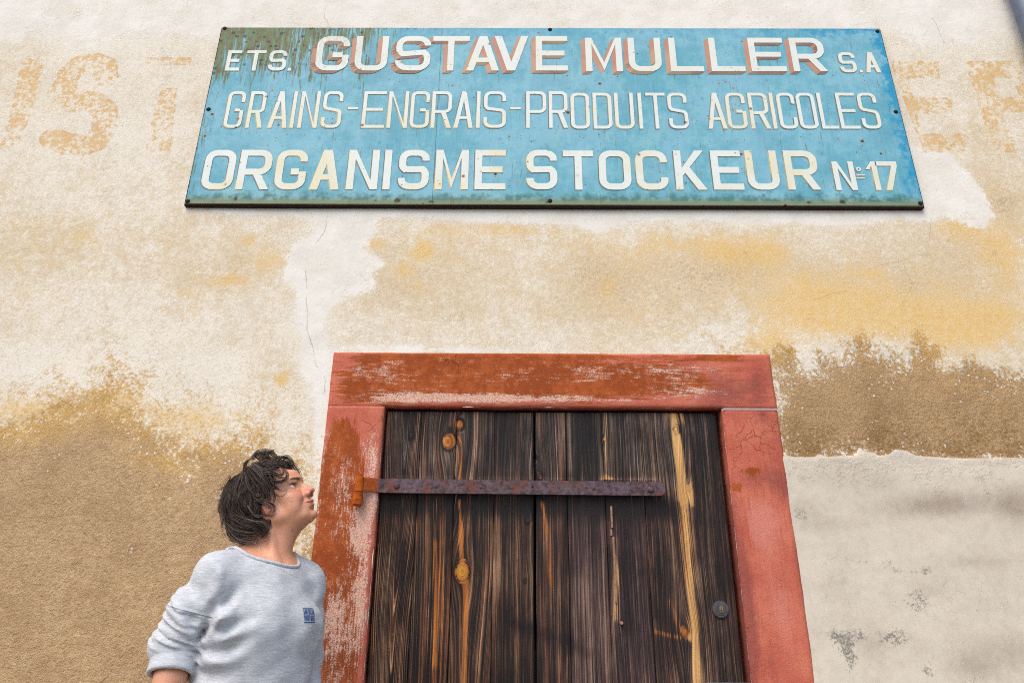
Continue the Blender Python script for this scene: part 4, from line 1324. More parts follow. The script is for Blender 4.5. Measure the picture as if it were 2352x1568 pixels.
# ------------------------------------------------------------------ the woman looking up at the sign
class Field:
    def __init__(s, xs, ys, zs):
        s.xs, s.ys, s.zs = [np.asarray(a, dtype=np.float32) for a in (xs, ys, zs)]
        s.F = np.full((len(xs), len(ys), len(zs)), .08, dtype=np.float32)

    def _sl(s, lo, hi):
        out = []
        for ax, a, b in zip((s.xs, s.ys, s.zs), lo, hi):
            i, j = np.searchsorted(ax, a), np.searchsorted(ax, b)
            out.append(slice(i, j))
        return tuple(out)

    def grid(s, sl):
        return (s.xs[sl[0]][:, None, None], s.ys[sl[1]][None, :, None], s.zs[sl[2]][None, None, :])

    def op(s, fn, lo, hi, k=.01, mode='u', pad=.03):
        pad = max(pad, k*1.1)
        sl = s._sl(np.array(lo)-pad, np.array(hi)+pad)
        if any(q.stop <= q.start for q in sl):
            return
        X, Y, Z = s.grid(sl)
        d = fn(X, Y, Z).astype(np.float32)
        a = s.F[sl]
        if mode == 'u':
            h = np.clip(.5+.5*(d-a)/k, 0, 1)
            s.F[sl] = d*(1-h)+a*h-k*h*(1-h)
        elif mode == 's':      # subtract
            h = np.clip(.5+.5*(a+d)/k, 0, 1)
            h = np.clip(.5-.5*(a+d)/k, 0, 1)
            s.F[sl] = a*(1-h)+(-d)*h+k*h*(1-h)
        elif mode == 'a':      # plain addition to the field
            s.F[sl] = a+d

    def ell(s, c, r, k=.01, mode='u', R=None):
        c, r = np.array(c, float), np.array(r, float)
        def fn(X, Y, Z):
            x, y, z = X-c[0], Y-c[1], Z-c[2]
            if R is not None:
                x, y, z = (x*R[0, i]+y*R[1, i]+z*R[2, i] for i in range(3))
            k0 = np.sqrt((x/r[0])**2+(y/r[1])**2+(z/r[2])**2)
            k1 = np.sqrt((x/r[0]**2)**2+(y/r[1]**2)**2+(z/r[2]**2)**2)
            return k0*(k0-1)/np.maximum(k1, 1e-6)
        m = r if R is None else np.full(3, r.max())
        s.op(fn, c-m, c+m, k, mode)

    def cap(s, a, b, ra, rb=None, k=.01, mode='u', flat=None):
        a, b = np.array(a, float), np.array(b, float)
        rb = ra if rb is None else rb
        e = b-a
        def fn(X, Y, Z):
            x, y, z = X-a[0], Y-a[1], Z-a[2]
            t = np.clip((x*e[0]+y*e[1]+z*e[2])/max(e@e, 1e-12), 0, 1)
            return np.sqrt((x-t*e[0])**2+(y-t*e[1])**2+(z-t*e[2])**2)-(ra+(rb-ra)*t)
        m = max(ra, rb)
        s.op(fn, np.minimum(a, b)-m, np.maximum(a, b)+m, k, mode)

    def chain(s, pts, rs, k=.01, mode='u'):
        for i in range(len(pts)-1):
            s.cap(pts[i], pts[i+1], rs[i], rs[i+1], k, mode)

    def nets(s):
        F = s.F
        nx, ny, nz = F.shape
        S = F < 0
        corners = [(0, 0, 0), (1, 0, 0), (0, 1, 0), (1, 1, 0), (0, 0, 1), (1, 0, 1), (0, 1, 1), (1, 1, 1)]
        cnt = np.zeros((nx-1, ny-1, nz-1), dtype=np.int8)
        for c in corners:
            cnt += S[c[0]:nx-1+c[0], c[1]:ny-1+c[1], c[2]:nz-1+c[2]]
        cells = np.argwhere((cnt > 0) & (cnt < 8))
        idx = np.full((nx-1, ny-1, nz-1), -1, dtype=np.int32)
        idx[tuple(cells.T)] = np.arange(len(cells))
        acc = np.zeros((len(cells), 3))
        num = np.zeros(len(cells))
        ax = (s.xs, s.ys, s.zs)
        for i in range(8):
            for j in range(i+1, 8):
                a, b = np.array(corners[i]), np.array(corners[j])
                if abs(a-b).sum() != 1:
                    continue
                pa, pb = cells+a, cells+b
                fa, fb = F[tuple(pa.T)], F[tuple(pb.T)]
                m = (fa < 0) != (fb < 0)
                t = np.where(m, fa/np.where(m, fa-fb, 1), 0)
                for d in range(3):
                    va, vb = ax[d][pa[:, d]], ax[d][pb[:, d]]
                    acc[:, d] += np.where(m, va+(vb-va)*t, 0)
                num += m
        V = acc/num[:, None]
        quads = []
        for d in range(3):
            o1, o2 = (d+1) % 3, (d+2) % 3
            sl0 = [slice(None)]*3
            sl1 = [slice(None)]*3
            sl0[d] = slice(0, -1)
            sl1[d] = slice(1, None)
            ch = S[tuple(sl0)] != S[tuple(sl1)]
            e = np.argwhere(ch)
            ok = (e[:, o1] > 0) & (e[:, o2] > 0) & (e[:, o1] < F.shape[o1]-1) & (e[:, o2] < F.shape[o2]-1)
            e = e[ok]
            def c(d1, d2):
                q = e.copy()
                q[:, o1] -= d1
                q[:, o2] -= d2
                return idx[tuple(q.T)]
            q = np.stack([c(1, 1), c(0, 1), c(0, 0), c(1, 0)], -1)
            flip = ~S[tuple(e.T)]
            q[flip] = q[flip][:, ::-1]
            quads.append(q)
        Q = np.concatenate(quads)
        Q = Q[(Q >= 0).all(1)]
        return V, Q

    def sample(s, P):
        """trilinear sample at points"""
        P = np.asarray(P, dtype=np.float64)
        out = []
        ii = []
        for d, ax in enumerate((s.xs, s.ys, s.zs)):
            i = np.clip(np.searchsorted(ax, P[:, d])-1, 0, len(ax)-2)
            f = np.clip((P[:, d]-ax[i])/(ax[i+1]-ax[i]), 0, 1)
            ii.append((i, f))
        (i, fx), (j, fy), (k, fz) = ii
        F = s.F
        r = 0
        for a in (0, 1):
            for b in (0, 1):
                for c in (0, 1):
                    w = (fx if a else 1-fx)*(fy if b else 1-fy)*(fz if c else 1-fz)
                    r = r+w*F[i+a, j+b, k+c]
        return r

    def grad(s, P, e=.003):
        g = np.stack([s.sample(P+np.eye(3)[d]*e)-s.sample(P-np.eye(3)[d]*e) for d in range(3)], -1)
        return g/np.maximum(np.linalg.norm(g, axis=1, keepdims=True), 1e-9)

    def ray(s, px, py, t0=1.2, t1=2.9):
        d = NCR @ np.array([(px-1176)/FPX, (784-py)/FPX, -1.0])
        d /= np.linalg.norm(d)
        t = np.arange(t0, t1, .002)
        Pn = CP+d*t[:, None]
        inb = np.ones(len(t), bool)
        for k, ax in enumerate((s.xs, s.ys, s.zs)):
            inb &= (Pn[:, k] > ax[0]) & (Pn[:, k] < ax[-1])
        f = np.where(inb, s.sample(Pn), .09)
        h = np.argwhere(f < 0)
        i = h[0, 0] if len(h) else int(np.argmin(f))
        return Pn[i]

    def snap(s, P, off=0.0, it=8):
        P = np.array(P, dtype=np.float64)
        for _ in range(it):
            P = P-s.grad(P)*(s.sample(P)-off)[:, None]*.8
        return P

def axes(segs):
    """segs: (start, end, step) pieces"""
    out = []
    for a, b, st in segs:
        n = max(1, int(round((b-a)/st)))
        out += list(np.linspace(a, b, n, endpoint=False))
    out.append(segs[-1][1])
    return np.array(out)

def fuse_smooth(V, Q, n=1, lam=.5):
    for _ in range(n):
        S = np.zeros_like(V)
        c = np.zeros(len(V))
        for a, b in ((0, 1), (1, 2), (2, 3), (3, 0)):
            np.add.at(S, Q[:, a], V[Q[:, b]])
            np.add.at(S, Q[:, b], V[Q[:, a]])
            np.add.at(c, Q[:, a], 1)
            np.add.at(c, Q[:, b], 1)
        V = V+(S/np.maximum(c, 1)[:, None]-V)*lam
    return V

def cap_tubes(strands, radii, sides=3):
    """strands (S, n, 3), radii (S, n) -> verts, quads"""
    S, n, _ = strands.shape
    t = np.gradient(strands, axis=1)
    t /= np.maximum(np.linalg.norm(t, axis=2, keepdims=True), 1e-9)
    up = np.array([.31, -.87, .38])
    u = np.cross(t, up)
    u /= np.maximum(np.linalg.norm(u, axis=2, keepdims=True), 1e-9)
    v = np.cross(t, u)
    V = []
    for k in range(sides):
        a = 2*math.pi*k/sides
        V.append(strands+(u*math.cos(a)+v*math.sin(a))*radii[:, :, None])
    V = np.stack(V, 2)            # S, n, sides, 3
    I = np.arange(S*n*sides).reshape(S, n, sides)
    q = []
    for k in range(sides):
        l = (k+1) % sides
        q.append(np.stack([I[:, :-1, k], I[:, :-1, l], I[:, 1:, l], I[:, 1:, k]], -1).reshape(-1, 4))
    return V.reshape(-1, 3), np.concatenate(q)

# pose -------------------------------------------------------------
H_YAW, H_PITCH, H_ROLL = math.radians(-4), math.radians(33), math.radians(0)
HR = np.array(Matrix.Rotation(H_YAW, 3, 'Z') @ Matrix.Rotation(-H_PITCH, 3, 'Y') @ Matrix.Rotation(H_ROLL, 3, 'X'))
HSC = 1.0
SELL = at(840/1.7415+1140/3.136/1.7415, 1780/1.7415+472/3.136/1.7415, -.45)
HO = SELL-HR @ np.array([.098, 0, .030])          # ear-to-ear midpoint
def hp(x, y, z):                                   # head-local mm -> world
    return HO+HR @ (np.array([x, y, z])*.001*HSC)

TPHI = math.radians(50)
TF = np.array([math.sin(TPHI), -math.cos(TPHI), 0])    # chest direction
TL_ = np.array([math.cos(TPHI), math.sin(TPHI), 0])    # her left
TU = np.array([0, 0, 1.0])
NOTCH = at(648, 1302, -.505)
TC = np.array([NOTCH[0], NOTCH[1], 0])-TF*.055
def tp(l, f, z):                                   # torso-local: left, forward, height
    return TC+TL_*l+TF*f+TU*z

def build_person():
    feet = TC.copy()
    feet[2] = 0
    T = thing('person', 'woman in a light grey sweatshirt with short dark wavy hair, looking up at the sign', 'person', tuple(feet))
    hx, hy, hz = HO
    # ---------------- body field (head, neck, chest, arms, hands, legs)
    x0, x1 = hx-.42, hx+.42
    y0, y1 = hy-.42, hy+.42
    xs = axes([(hx-.48, hx-.115, .006), (hx-.115, hx+.14, .0019), (hx+.14, hx+.42, .007)])
    ys = axes([(hy-.40, hy-.105, .006), (hy-.105, hy+.09, .0021), (hy+.09, hy+.36, .007)])
    zs = axes([(-.005, .62, .010), (.62, hz-.19, .0055), (hz-.19, hz+.15, .0019), (hz+.15, hz+.2, .01)])
    B = Field(xs, ys, zs)
    R = HR
    def E(c, r, k=10, mode='u', rot=None):
        RR = R if rot is None else R @ rot
        B.ell(hp(*c), np.array(r)*.001, k*.001, mode, RR)
    def C(a, b, ra, rb=None, k=8, mode='u'):
        B.cap(hp(*a), hp(*b), ra*.001, (rb if rb is not None else ra)*.001, k*.001, mode)
    # skull and face masses
    E((-10, 0, 44), (90, 72, 82), 1)
    E((30, 0, 52), (62, 64, 62), 20)
    E((42, 0, 8), (50, 56, 58), 20)
    E((48, 0, -36), (44, 44, 46), 18)
    for s in (-1, 1):
        C((4, s*50, -42), (70, s*18, -68), 17, 14, 18)      # jaw line
        C((0, s*54, 0), (6, s*50, -44), 18, 16, 18)
        E((60, s*38, -10), (25, 20, 18), 16)                # cheekbone
        E((74, s*33, -20), (17, 17, 15), 10)                # smiling cheek
        C((92, s*6, 40), (78, s*44, 40), 8, 7, 12)          # brow
    for s in (-1, 1):
        E((46, s*42, -34), (30, 17, 26), 16)
    C((74, 0, -74), (82, 0, -72), 18, 14, 12)               # chin
    E((86, 0, -78), (12, 14, 11), 8)
    C((86, 0, 60), (92, 0, 44), 20, 14, 20)
    # under-chin
    E((30, 0, -70), (46, 38, 22), 18)
    # eye sockets
    for s in (-1, 1):
        E((93, s*33, 20), (14, 16, 11), 9, 's')
        E((101, s*18, 22), (9, 8, 12), 8, 's')
    # eyelid shells, then the opening
    for s in (-1, 1):
        E((70, s*32.5, 21), (14.4, 15.8, 13.8), 3)
        C((78, s*44, 32), (88, s*24, 33), 4, 4, 6)          # upper lid fold
        E((85, s*34, 21.5), (13, 15.5, 6.3), 1.4, 's')
    # nose
    C((91, 0, 32), (101, 0, 14), 7.5, 7.0, 7)
    C((102, 0, 14), (115, 0, -7), 7.2, 8.6, 6)
    E((116, 0, -9), (9.0, 9.8, 8.6), 4)
    C((98, 0, -2), (84, 0, -10), 13, 18, 10)
    for s in (-1, 1):
        E((102, s*13.5, -15), (12, 6.6, 8.4), 4)
        E((107, s*6.5, -22), (6.2, 3.0, 4.5), 2, 's')
        C((104, s*9, -24.5), (97, s*14.5, -19), .9, .9, 1.5, 's') if False else None
    C((104, 0, -20), (98, 0, -26), 3.2, 3, 4)
    # muzzle and lips
    E((82, 0, -44), (20, 27, 24), 12)
    C((97.5, 0, -28), (99, 0, -37), 5, 4, 6)
    for s in (-1, 1):
        C((103, s*3, -37.5), (94, s*19, -40.5), 4.8, 3.0, 3)
        C((94, s*19, -41), (84, s*31, -41), 2.8, 1.4, 3)
        C((99.5, 0, -48.5), (92, s*18, -44.5), 5.2, 3.0, 3)
        C((105, 0, -43.2), (96.5, s*18, -42.2), 1.2, 1.1, 1.6, 's')
        C((96.5, s*18, -42.6), (84, s*33, -41), 1.2, 1.5, 2, 's')
        C((84, s*34, -41), (80, s*36, -47), 1.4, 1.0, 4, 's')
        C((95, s*19, -24), (84, s*34, -36), 1.8, 1.4, 5, 's')   # smile fold
    E((96, 0, -61), (8, 18, 5.5), 7, 's')                       # dip above the chin
    # ears
    ear_rot = np.array(Matrix.Rotation(math.radians(-14), 3, 'Y'))
    for s in (-1, 1):
        er = np.array(Matrix.Rotation(math.radians(s*22), 3, 'Z')) @ ear_rot
        E((-6, s*77, -2), (19, 6.5, 30), 4, 'u', er)
        E((2, s*76, -28), (9.5, 5, 9.5), 4, 'u', er)
        E((-2, s*84, -2), (10, 5.0, 17), 2.5, 's', er)
        E((-14, s*84.5, 12), (4.2, 3.6, 14), 2.5, 's', er)
        E((9, s*79, -5), (4.0, 4.4, 6), 2, 'u', er)
    # neck
    nb = tp(0, -.035, NOTCH[2]+.005)
    B.cap(hp(-22, 0, -20), nb, .055, .060, .03)
    B.cap(hp(8, 0, -56), tp(0, .008, NOTCH[2]+.012), .035, .036, .035)
    B.cap(hp(-45, 0, 0), tp(0, -.06, NOTCH[2]+.0), .050, .062, .03)
    notch = tp(0, .052, NOTCH[2]-.008)
    for s in (-1, 1):
        B.cap(hp(-18, s*52, -26), notch+TL_*s*.016, .011, .0075, .014)      # neck cords
        B.cap(notch+TL_*s*.022-TF*.0, tp(s*.125, -.002, NOTCH[2]+.010), .009, .009, .02)   # collar bones
        B.cap(tp(s*.045, -.05, NOTCH[2]+.035), tp(s*.120, -.025, NOTCH[2]-.012), .034, .040, .04)  # trapezius
    B.ell(notch+TF*.012+TU*.012, (.012, .012, .014), .012, 's')
    # chest and abdomen
    B.ell(tp(0, -.01, NOTCH[2]-.13), (.155, .10, .17), .04, 'u', np.stack([TL_, TF, TU], 1))
    B.ell(tp(0, -.015, NOTCH[2]-.045), (.150, .068, .065), .04, 'u', np.stack([TL_, TF, TU], 1))
    B.ell(tp(0, -.01, .98), (.135, .095, .20), .05, 'u', np.stack([TL_, TF, TU], 1))
    B.ell(tp(0, -.02, .82), (.165, .115, .12), .05, 'u', np.stack([TL_, TF, TU], 1))
    # arms: shoulder, elbow, wrist, hand
    shR, elR, wrR = ARM_R
    shL, elL, wrL = ARM_L
    for sh, el, wr in (ARM_R, ARM_L):
        B.cap(sh, el, .047, .037, .03)
        B.cap(el, el+(wr-el)*.35, .037, .038, .015)
        B.cap(el+(wr-el)*.35, wr, .038, .025, .015)
        ax_ = (wr-el)/np.linalg.norm(wr-el)
        fw = np.cross(ax_, TL_)
        fw /= np.linalg.norm(fw)
        if fw @ TF < 0:
            fw = -fw
        pc = wr+ax_*.045
        sd = 1 if (sh-TC) @ TL_ > 0 else -1
        inw = -sd*TL_
        B.cap(wr, pc+fw*.018, .024, .019, .012)
        B.cap(wr, pc-fw*.018, .022, .018, .012)
        for i, (o, L) in enumerate(((.030, .070), (.011, .078), (-.009, .073), (-.028, .058))):
            k0 = pc+fw*o*.9+ax_*.030
            k1 = k0+(ax_*.9+inw*.25)*L*.5
            k2 = k1+(ax_*.65+inw*.65)*L*.32
            k3 = k2+(ax_*.35+inw*.8)*L*.24
            B.chain([pc+fw*o*.5, k0, k1, k2, k3], [.012, .0100, .0088, .0080, .0070], .003)
        t0 = wr+ax_*.022+fw*.022
        B.chain([t0, t0+ax_*.028+fw*.022+inw*.008, t0+ax_*.055+fw*.026+inw*.018], [.0125, .0105, .0085], .006)
    # legs and feet
    for s in (-1, 1):
        hip, kn, an = tp(s*.085, -.01, .80), tp(s*.09, .0, .46), tp(s*.095, -.03, .085)
        B.cap(hip, kn, .082, .052, .03)
        B.cap(kn, kn+(an-kn)*.4, .05, .052, .03)
        B.cap(kn+(an-kn)*.4, an, .052, .034, .03)
        B.cap(an-TU*.045+TF*.0, an+TF*.15-TU*.055, .036, .028, .02)
    # ---------------- sweatshirt
    xs = axes([(TC[0]-.36, TC[0]+.36, .0042)])
    ys = axes([(TC[1]-.30, TC[1]+.34, .0042)])
    zs = axes([(.74, NOTCH[2]+.11, .0042)])
    S = Field(xs, ys, zs)
    RT = np.stack([TL_, TF, TU], 1)
    NZ = NOTCH[2]
    S.ell(tp(-.012, -.012, NZ-.145), (.160, .128, .165), .04, 'u', RT)
    S.ell(tp(-.012, .0, NZ-.20), (.160, .130, .17), .04, 'u', RT)
    S.ell(tp(-.010, -.01, NZ-.36), (.168, .138, .26), .05, 'u', RT)
    for s in (-1, 1):
        S.ell(tp(s*.075, .075, NZ-.175), (.07, .055, .07), .05, 'u', RT)
        q_ = 1 if s < 0 else .80
        S.cap(tp(s*.04, -.045, NZ+.022), tp(s*.145*q_, -.022, NZ-.028), .050, .060, .04)
        S.cap(tp(s*.03, .012, NZ-.03), tp(s*.142*q_, -.005, NZ-.058), .054, .062, .04)
    # sleeves
    for (sh, el, wr), s in ((ARM_R, -1), (ARM_L, 1)):
        mid = sh+(el-sh)*.5
        cuff = el+(wr-el)*(CUFF-.27)
        out = -TL_*.012 if s < 0 else TL_*.0
        S.chain([sh, mid+out, el+out*.6, cuff], [.064, .063, .060, .052], .03)
        # hanging cloth under the arm
        S.cap(sh-TU*.06+(el-sh)*.15-s*TL_*.03, mid-s*TL_*.022-TU*.03, .05, .05, .04)
    # hem
    def hemcut(X, Y, Z):
        return (.80-Z)+0*X+0*Y
    S.op(lambda X, Y, Z: -( .80-Z)*-1+0*X+0*Y if False else (Z-.80)+0*X+0*Y, (xs[0], ys[0], .70), (xs[-1], ys[-1], .82), .012, 's') if False else None
    m = S.zs < .80
    # ---- creases: (polyline px, width m, height m) measured on the near side of the cloth
    def crease(pts, w, a, y=-.585, ysc=.35):
        ysc = 1.0
        W = np.array([S.ray(*p_[:2]) for p_ in pts])
        lo, hi = W.min(0)-3*w-.02, W.max(0)+3*w+.02
        nv = (W.mean(0)-CP)
        nv /= np.linalg.norm(nv)
        lo, hi = lo-np.abs(nv)*.05, hi+np.abs(nv)*.05
        c0 = W.mean(0)
        Wp = W-((W-c0) @ nv)[:, None]*nv
        def fn(X, Y, Z):
            dep = (X-c0[0])*nv[0]+(Y-c0[1])*nv[1]+(Z-c0[2])*nv[2]
            Xp, Yp, Zp = X-dep*nv[0], Y-dep*nv[1], Z-dep*nv[2]
            best = None
            for n_, (p, q) in enumerate(zip(Wp[:-1], Wp[1:])):
                e = q-p
                x, y_, z = Xp-p[0], Yp-p[1], Zp-p[2]
                t = np.clip((x*e[0]+y_*e[1]+z*e[2])/(e@e), 0, 1)
                d = (x-t*e[0])**2+(y_-t*e[1])**2+(z-t*e[2])**2
                tt = (n_+t)/(len(Wp)-1)
                d = d+(w*1.0)**2*(1-np.sin(math.pi*(tt*.8+.1)))*1.2
                best = d if best is None else np.minimum(best, d)
            fall = np.clip((.10-np.abs(dep))/.04, 0, 1)
            return -a*np.exp(-best/w**2)*fall
        S.op(fn, lo, hi, mode='a', pad=.0)
    def zf(x, y):   # zoomed sweatshirt crop -> survey px
        return ((580+x/2.6986)/1.7415, (2150+y/2.6986)/1.7415)
    for pts, w, a in SWEAT_CREASES:
        crease([zf(*p) for p in pts], w, a)
    # bunched wrinkles round the right sleeve between seam and cuff
    shR, elR, wrR = ARM_R
    ax1 = (elR-shR)/np.linalg.norm(elR-shR)
    def wr_fn(X, Y, Z):
        t = (X-shR[0])*ax1[0]+(Y-shR[1])*ax1[1]+(Z-shR[2])*ax1[2]
        side = (X-elR[0])*TL_[0]+(Y-elR[1])*TL_[1]
        fwd = (X-elR[0])*TF[0]+(Y-elR[1])*TF[1]
        Lg = np.linalg.norm(elR-shR)
        en = np.clip((t-(Lg-.125))/.05, 0, 1)*np.clip(((Lg+.035)-t)/.02, 0, 1)
        arm = np.clip((.10-np.sqrt(side**2+fwd**2))/.02, 0, 1)
        ph = (t+.30*side*np.abs(side)*6-.22*fwd)*2*math.pi/.024
        w = np.sin(ph+1.8*np.sin(side*40+t*14)+1.1*np.sin(fwd*46))
        return -(.0034*w+.0020*np.sin(ph*1.73+3*side*30))*en*arm
    S.op(wr_fn, elR-.18, elR+np.array([.16, .16, .20]), mode='a', pad=0)
    # gentle cloth waviness
    def wav(X, Y, Z):
        return .0022*np.sin(X*31+Z*18)*np.sin(Z*22-Y*27)+.0013*np.sin(X*70-Z*40+Y*30)*np.sin(Z*55+X*20)
    S.op(wav, (xs[0], ys[0], zs[0]), (xs[-1], ys[-1], zs[-1]), mode='a', pad=0)
    # roll of the right cuff
    el, wr = ARM_R[1], ARM_R[2]
    ax_ = (wr-el)/np.linalg.norm(wr-el)
    def ringcap(a, b, r0, r1, k, mode='u'):
        e = b-a
        Ln = np.linalg.norm(e)
        e = e/Ln
        def fn(X, Y, Z):
            x, y, z = X-a[0], Y-a[1], Z-a[2]
            t = x*e[0]+y*e[1]+z*e[2]
            r = np.sqrt(np.maximum(x*x+y*y+z*z-t*t, 0))-(r0+(r1-r0)*np.clip(t/Ln, 0, 1))
            q = np.abs(t-Ln/2)-Ln/2
            rd = .007 if mode == 'u' else .001
            return np.minimum(np.maximum(r+rd, q+rd), 0)+np.sqrt(np.maximum(r+rd, 0)**2+np.maximum(q+rd, 0)**2)-rd
        m_ = max(r0, r1)+.01
        S.op(fn, np.minimum(a, b)-m_, np.maximum(a, b)+m_, k, mode)
    ringcap(el+(wr-el)*(CUFF-.02)-ax_*.052, el+(wr-el)*(CUFF-.02)+ax_*.012, .056, .061, .004)
    ringcap(el+(wr-el)*(CUFF-.02)-ax_*.012, el+(wr-el)*(CUFF-.02)+ax_*.09, .047, .049, .003, 's')
    el2, wr2 = ARM_L[1], ARM_L[2]
    ax2 = (wr2-el2)/np.linalg.norm(wr2-el2)
    ringcap(el2+(wr2-el2)*CUFF-ax2*.045, el2+(wr2-el2)*CUFF+ax2*.012, .052, .055, .004)
    ringcap(el2+(wr2-el2)*CUFF-ax2*.01, el2+(wr2-el2)*CUFF+ax2*.09, .043, .045, .003, 's')
    # torso is solid below the hem line: cut flat
    S.F = np.maximum(S.F, (.80-S.zs)[None, None, :].astype(np.float32))
    # neck opening: loop in torso coordinates, cut with a swept well
    loop = np.array([S.ray(*zf(*p)) for p in NECK_FRONT]+[tp(*p) for p in NECK_LOOP])
    # closed Catmull-Rom
    def cr(P, m=10):
        o = []
        n_ = len(P)
        for i in range(n_):
            p0, p1, p2, p3 = P[i-1], P[i], P[(i+1) % n_], P[(i+2) % n_]
            for j in range(m):
                t = j/m
                o.append(.5*((2*p1)+(-p0+p2)*t+(2*p0-5*p1+4*p2-p3)*t*t+(-p0+3*p1-3*p2+p3)*t**3))
        return np.array(o)
    loop = cr(loop)
    loop = S.snap(loop, -.001, 12)
    for _ in range(2):
        loop = (np.roll(loop, 1, 0)+loop*2+np.roll(loop, -1, 0))/4
    cen = loop.mean(0)
    # best plane frame of the opening
    _, _, vt = np.linalg.svd(loop-cen)
    nrm = vt[2] if vt[2][2] > 0 else -vt[2]
    e1 = vt[0]
    e2 = np.cross(nrm, e1)
    pl = np.stack([(loop-cen) @ e1, (loop-cen) @ e2], 1)
    ph = (loop-cen) @ nrm
    ang = np.arctan2(pl[:, 1], pl[:, 0])
    o = np.argsort(ang)
    angs = np.concatenate([ang[o]-2*math.pi, ang[o], ang[o]+2*math.pi])
    rad = np.tile(np.hypot(pl[:, 0], pl[:, 1])[o], 3)
    hgt_ = np.tile(ph[o], 3)
    def well(X, Y, Z):
        dx, dy, dz = X-cen[0], Y-cen[1], Z-cen[2]
        a = dx*e1[0]+dy*e1[1]+dz*e1[2]
        b = dx*e2[0]+dy*e2[1]+dz*e2[2]
        hh = dx*nrm[0]+dy*nrm[1]+dz*nrm[2]
        th = np.arctan2(b, a)
        r = np.hypot(a, b)
        rl = np.interp(th.ravel(), angs, rad).reshape(th.shape)
        hl = np.interp(th.ravel(), angs, hgt_).reshape(th.shape)
        side = r-rl
        bot = (hl*np.clip(r/np.maximum(rl, 1e-4), 0, 1.2)-.095)-hh
        return np.maximum(side, bot)
    S0 = Field(S.xs, S.ys, S.zs)
    S0.F = S.F.copy()
    S.op(well, cen-.16, cen+.16, .004, 's')
    V, Q = B.nets()
    V = fuse_smooth(V, Q, 1, .35)
    # keep the skin under the cloth wherever it is covered
    f0 = S0.sample(V)
    dd_ = V-cen
    aa_, bb_, hh_ = dd_ @ e1, dd_ @ e2, dd_ @ nrm
    rl_ = np.interp(np.arctan2(bb_, aa_), angs, rad)
    inz = (V[:, 2] > S.zs[0]+.01) & (V[:, 2] < S.zs[-1]-.006) & (V[:, 0] > S.xs[0]+.01) & (V[:, 0] < S.xs[-1]-.01)
    cov = inz & (np.hypot(aa_, bb_) > rl_+.003) & (f0 > -.009) & (f0 < .045) & (np.linalg.norm(V-HO, axis=1) > .135)
    el_, wr_ = ARM_R[1], ARM_R[2]
    for _a in (ARM_R, ARM_L):
        axx = (_a[2]-_a[1])/np.linalg.norm(_a[2]-_a[1])
        past = ((V-_a[1]) @ axx > np.linalg.norm(_a[2]-_a[1])*(CUFF-.03)) & (np.linalg.norm(np.cross(V-_a[1], axx), axis=1) < .06)
        cov &= ~past
    S_keep = S.F
    S.F = S0.F
    V[cov] = S.snap(V[cov], -.010, 10)
    S.F = S_keep
    me = np_mesh('body', V, Q, smooth=True)
    L = ((V-HO) @ HR)/(.001*HSC)                      # head-local mm
    def g(c, r):
        return np.exp(-(((L[:, 0]-c[0])/r[0])**2+((np.abs(L[:, 1])-c[1])/r[1])**2+((L[:, 2]-c[2])/r[2])**2))
    red = 1.3*g((112, 4, -12), (14, 13, 13))+.75*g((80, 40, -16), (22, 17, 17))+.35*g((86, 0, -76), (16, 18, 10))+.35*g((-2, 76, -8), (20, 12, 22))+.25*g((90, 10, 60), (20, 26, 20))
    lip = np.clip(g((103, 3, -38.5), (12, 13, 3.6))+g((98, 14, -40.5), (12, 9, 3.0))+g((103, 3, -48.0), (12, 14, 4.4))+.8*g((95, 16, -45), (12, 8, 3.4)), 0, 1)
    brow = np.clip(1.3*g((95, 16, 40), (14, 10, 4.6))+1.3*g((88, 29, 43), (16, 11, 4.4))+1.1*g((78, 42, 40), (14, 9, 3.0)), 0, 1)
    lash = np.clip(1.5*g((86, 34, 28), (12, 15, 2.3))+.5*g((84, 33, 15.8), (12, 13, 1.4))+.9*g((78, 45.5, 23), (6, 2.6, 2.5)), 0, 1)
    dark = np.clip(g((107.5, 6.5, -22), (6, 4, 4.5))+1.0*g((100, 0, -42.6), (14, 22, .9)), 0, 1)
    mole = np.exp(-(((L[:, 0]-62)/2.0)**2+((L[:, 2]+26)/2.0)**2))*(L[:, 1] < 0)*.8+np.exp(-(((L[:, 0]-20)/2.0)**2+((L[:, 2]+95)/2.2)**2))*(L[:, 1] < 0)*.6
    add_attr(me, 's1', np.stack([np.clip(red, 0, 1.2), lip, np.clip(brow, 0, 1), np.clip(lash+dark+mole, 0, 1)], -1))
    n = NT('skin')
    rd, lp_, bw, dkk = n.attr('s1')
    f = n.noise(160, 4, .6)
    f2 = n.noise(26, 4, .6)
    c = n.mix(f2, lin(208, 144, 110), lin(228, 168, 134))
    c = n.mix(n.mul(n.step(f, .5, .72), .28), c, lin(168, 104, 76))
    c = n.mix(n.mul(rd, .65), c, lin(204, 92, 78))
    c = n.mix(n.mul(lp_, .75), c, lin(176, 92, 88))
    c = n.mix(n.math('MULTIPLY', bw, 1.1, clamp=True), c, lin(66, 46, 38))
    c = n.mix(n.mul(dkk, .85), c, lin(58, 34, 28))
    skin = n.done(c, n.add(n.mul(f, .2), .34), n.bump(n.noise(420, 3), .0004), spec=.5, Subsurface_Weight=.12)
    skin.node_tree.nodes['Principled BSDF'].inputs['Subsurface Radius'].default_value = (.010, .004, .002)
    skin.node_tree.nodes['Principled BSDF'].inputs['Subsurface Scale'].default_value = .6
    body = link_mesh('body', me, skin, T)
    # eyes
    n = NT('eye')
    r_, _, _, _ = n.attr('e')
    c = n.ramp(r_, [(0.0, (.004, .004, .004, 1)), (.20, (.004, .004, .004, 1)), (.24, lin(74, 88, 92)), (.44, lin(104, 118, 118)), (.50, lin(52, 48, 46)), (.56, lin(226, 216, 210)), (1.0, lin(222, 206, 200))])
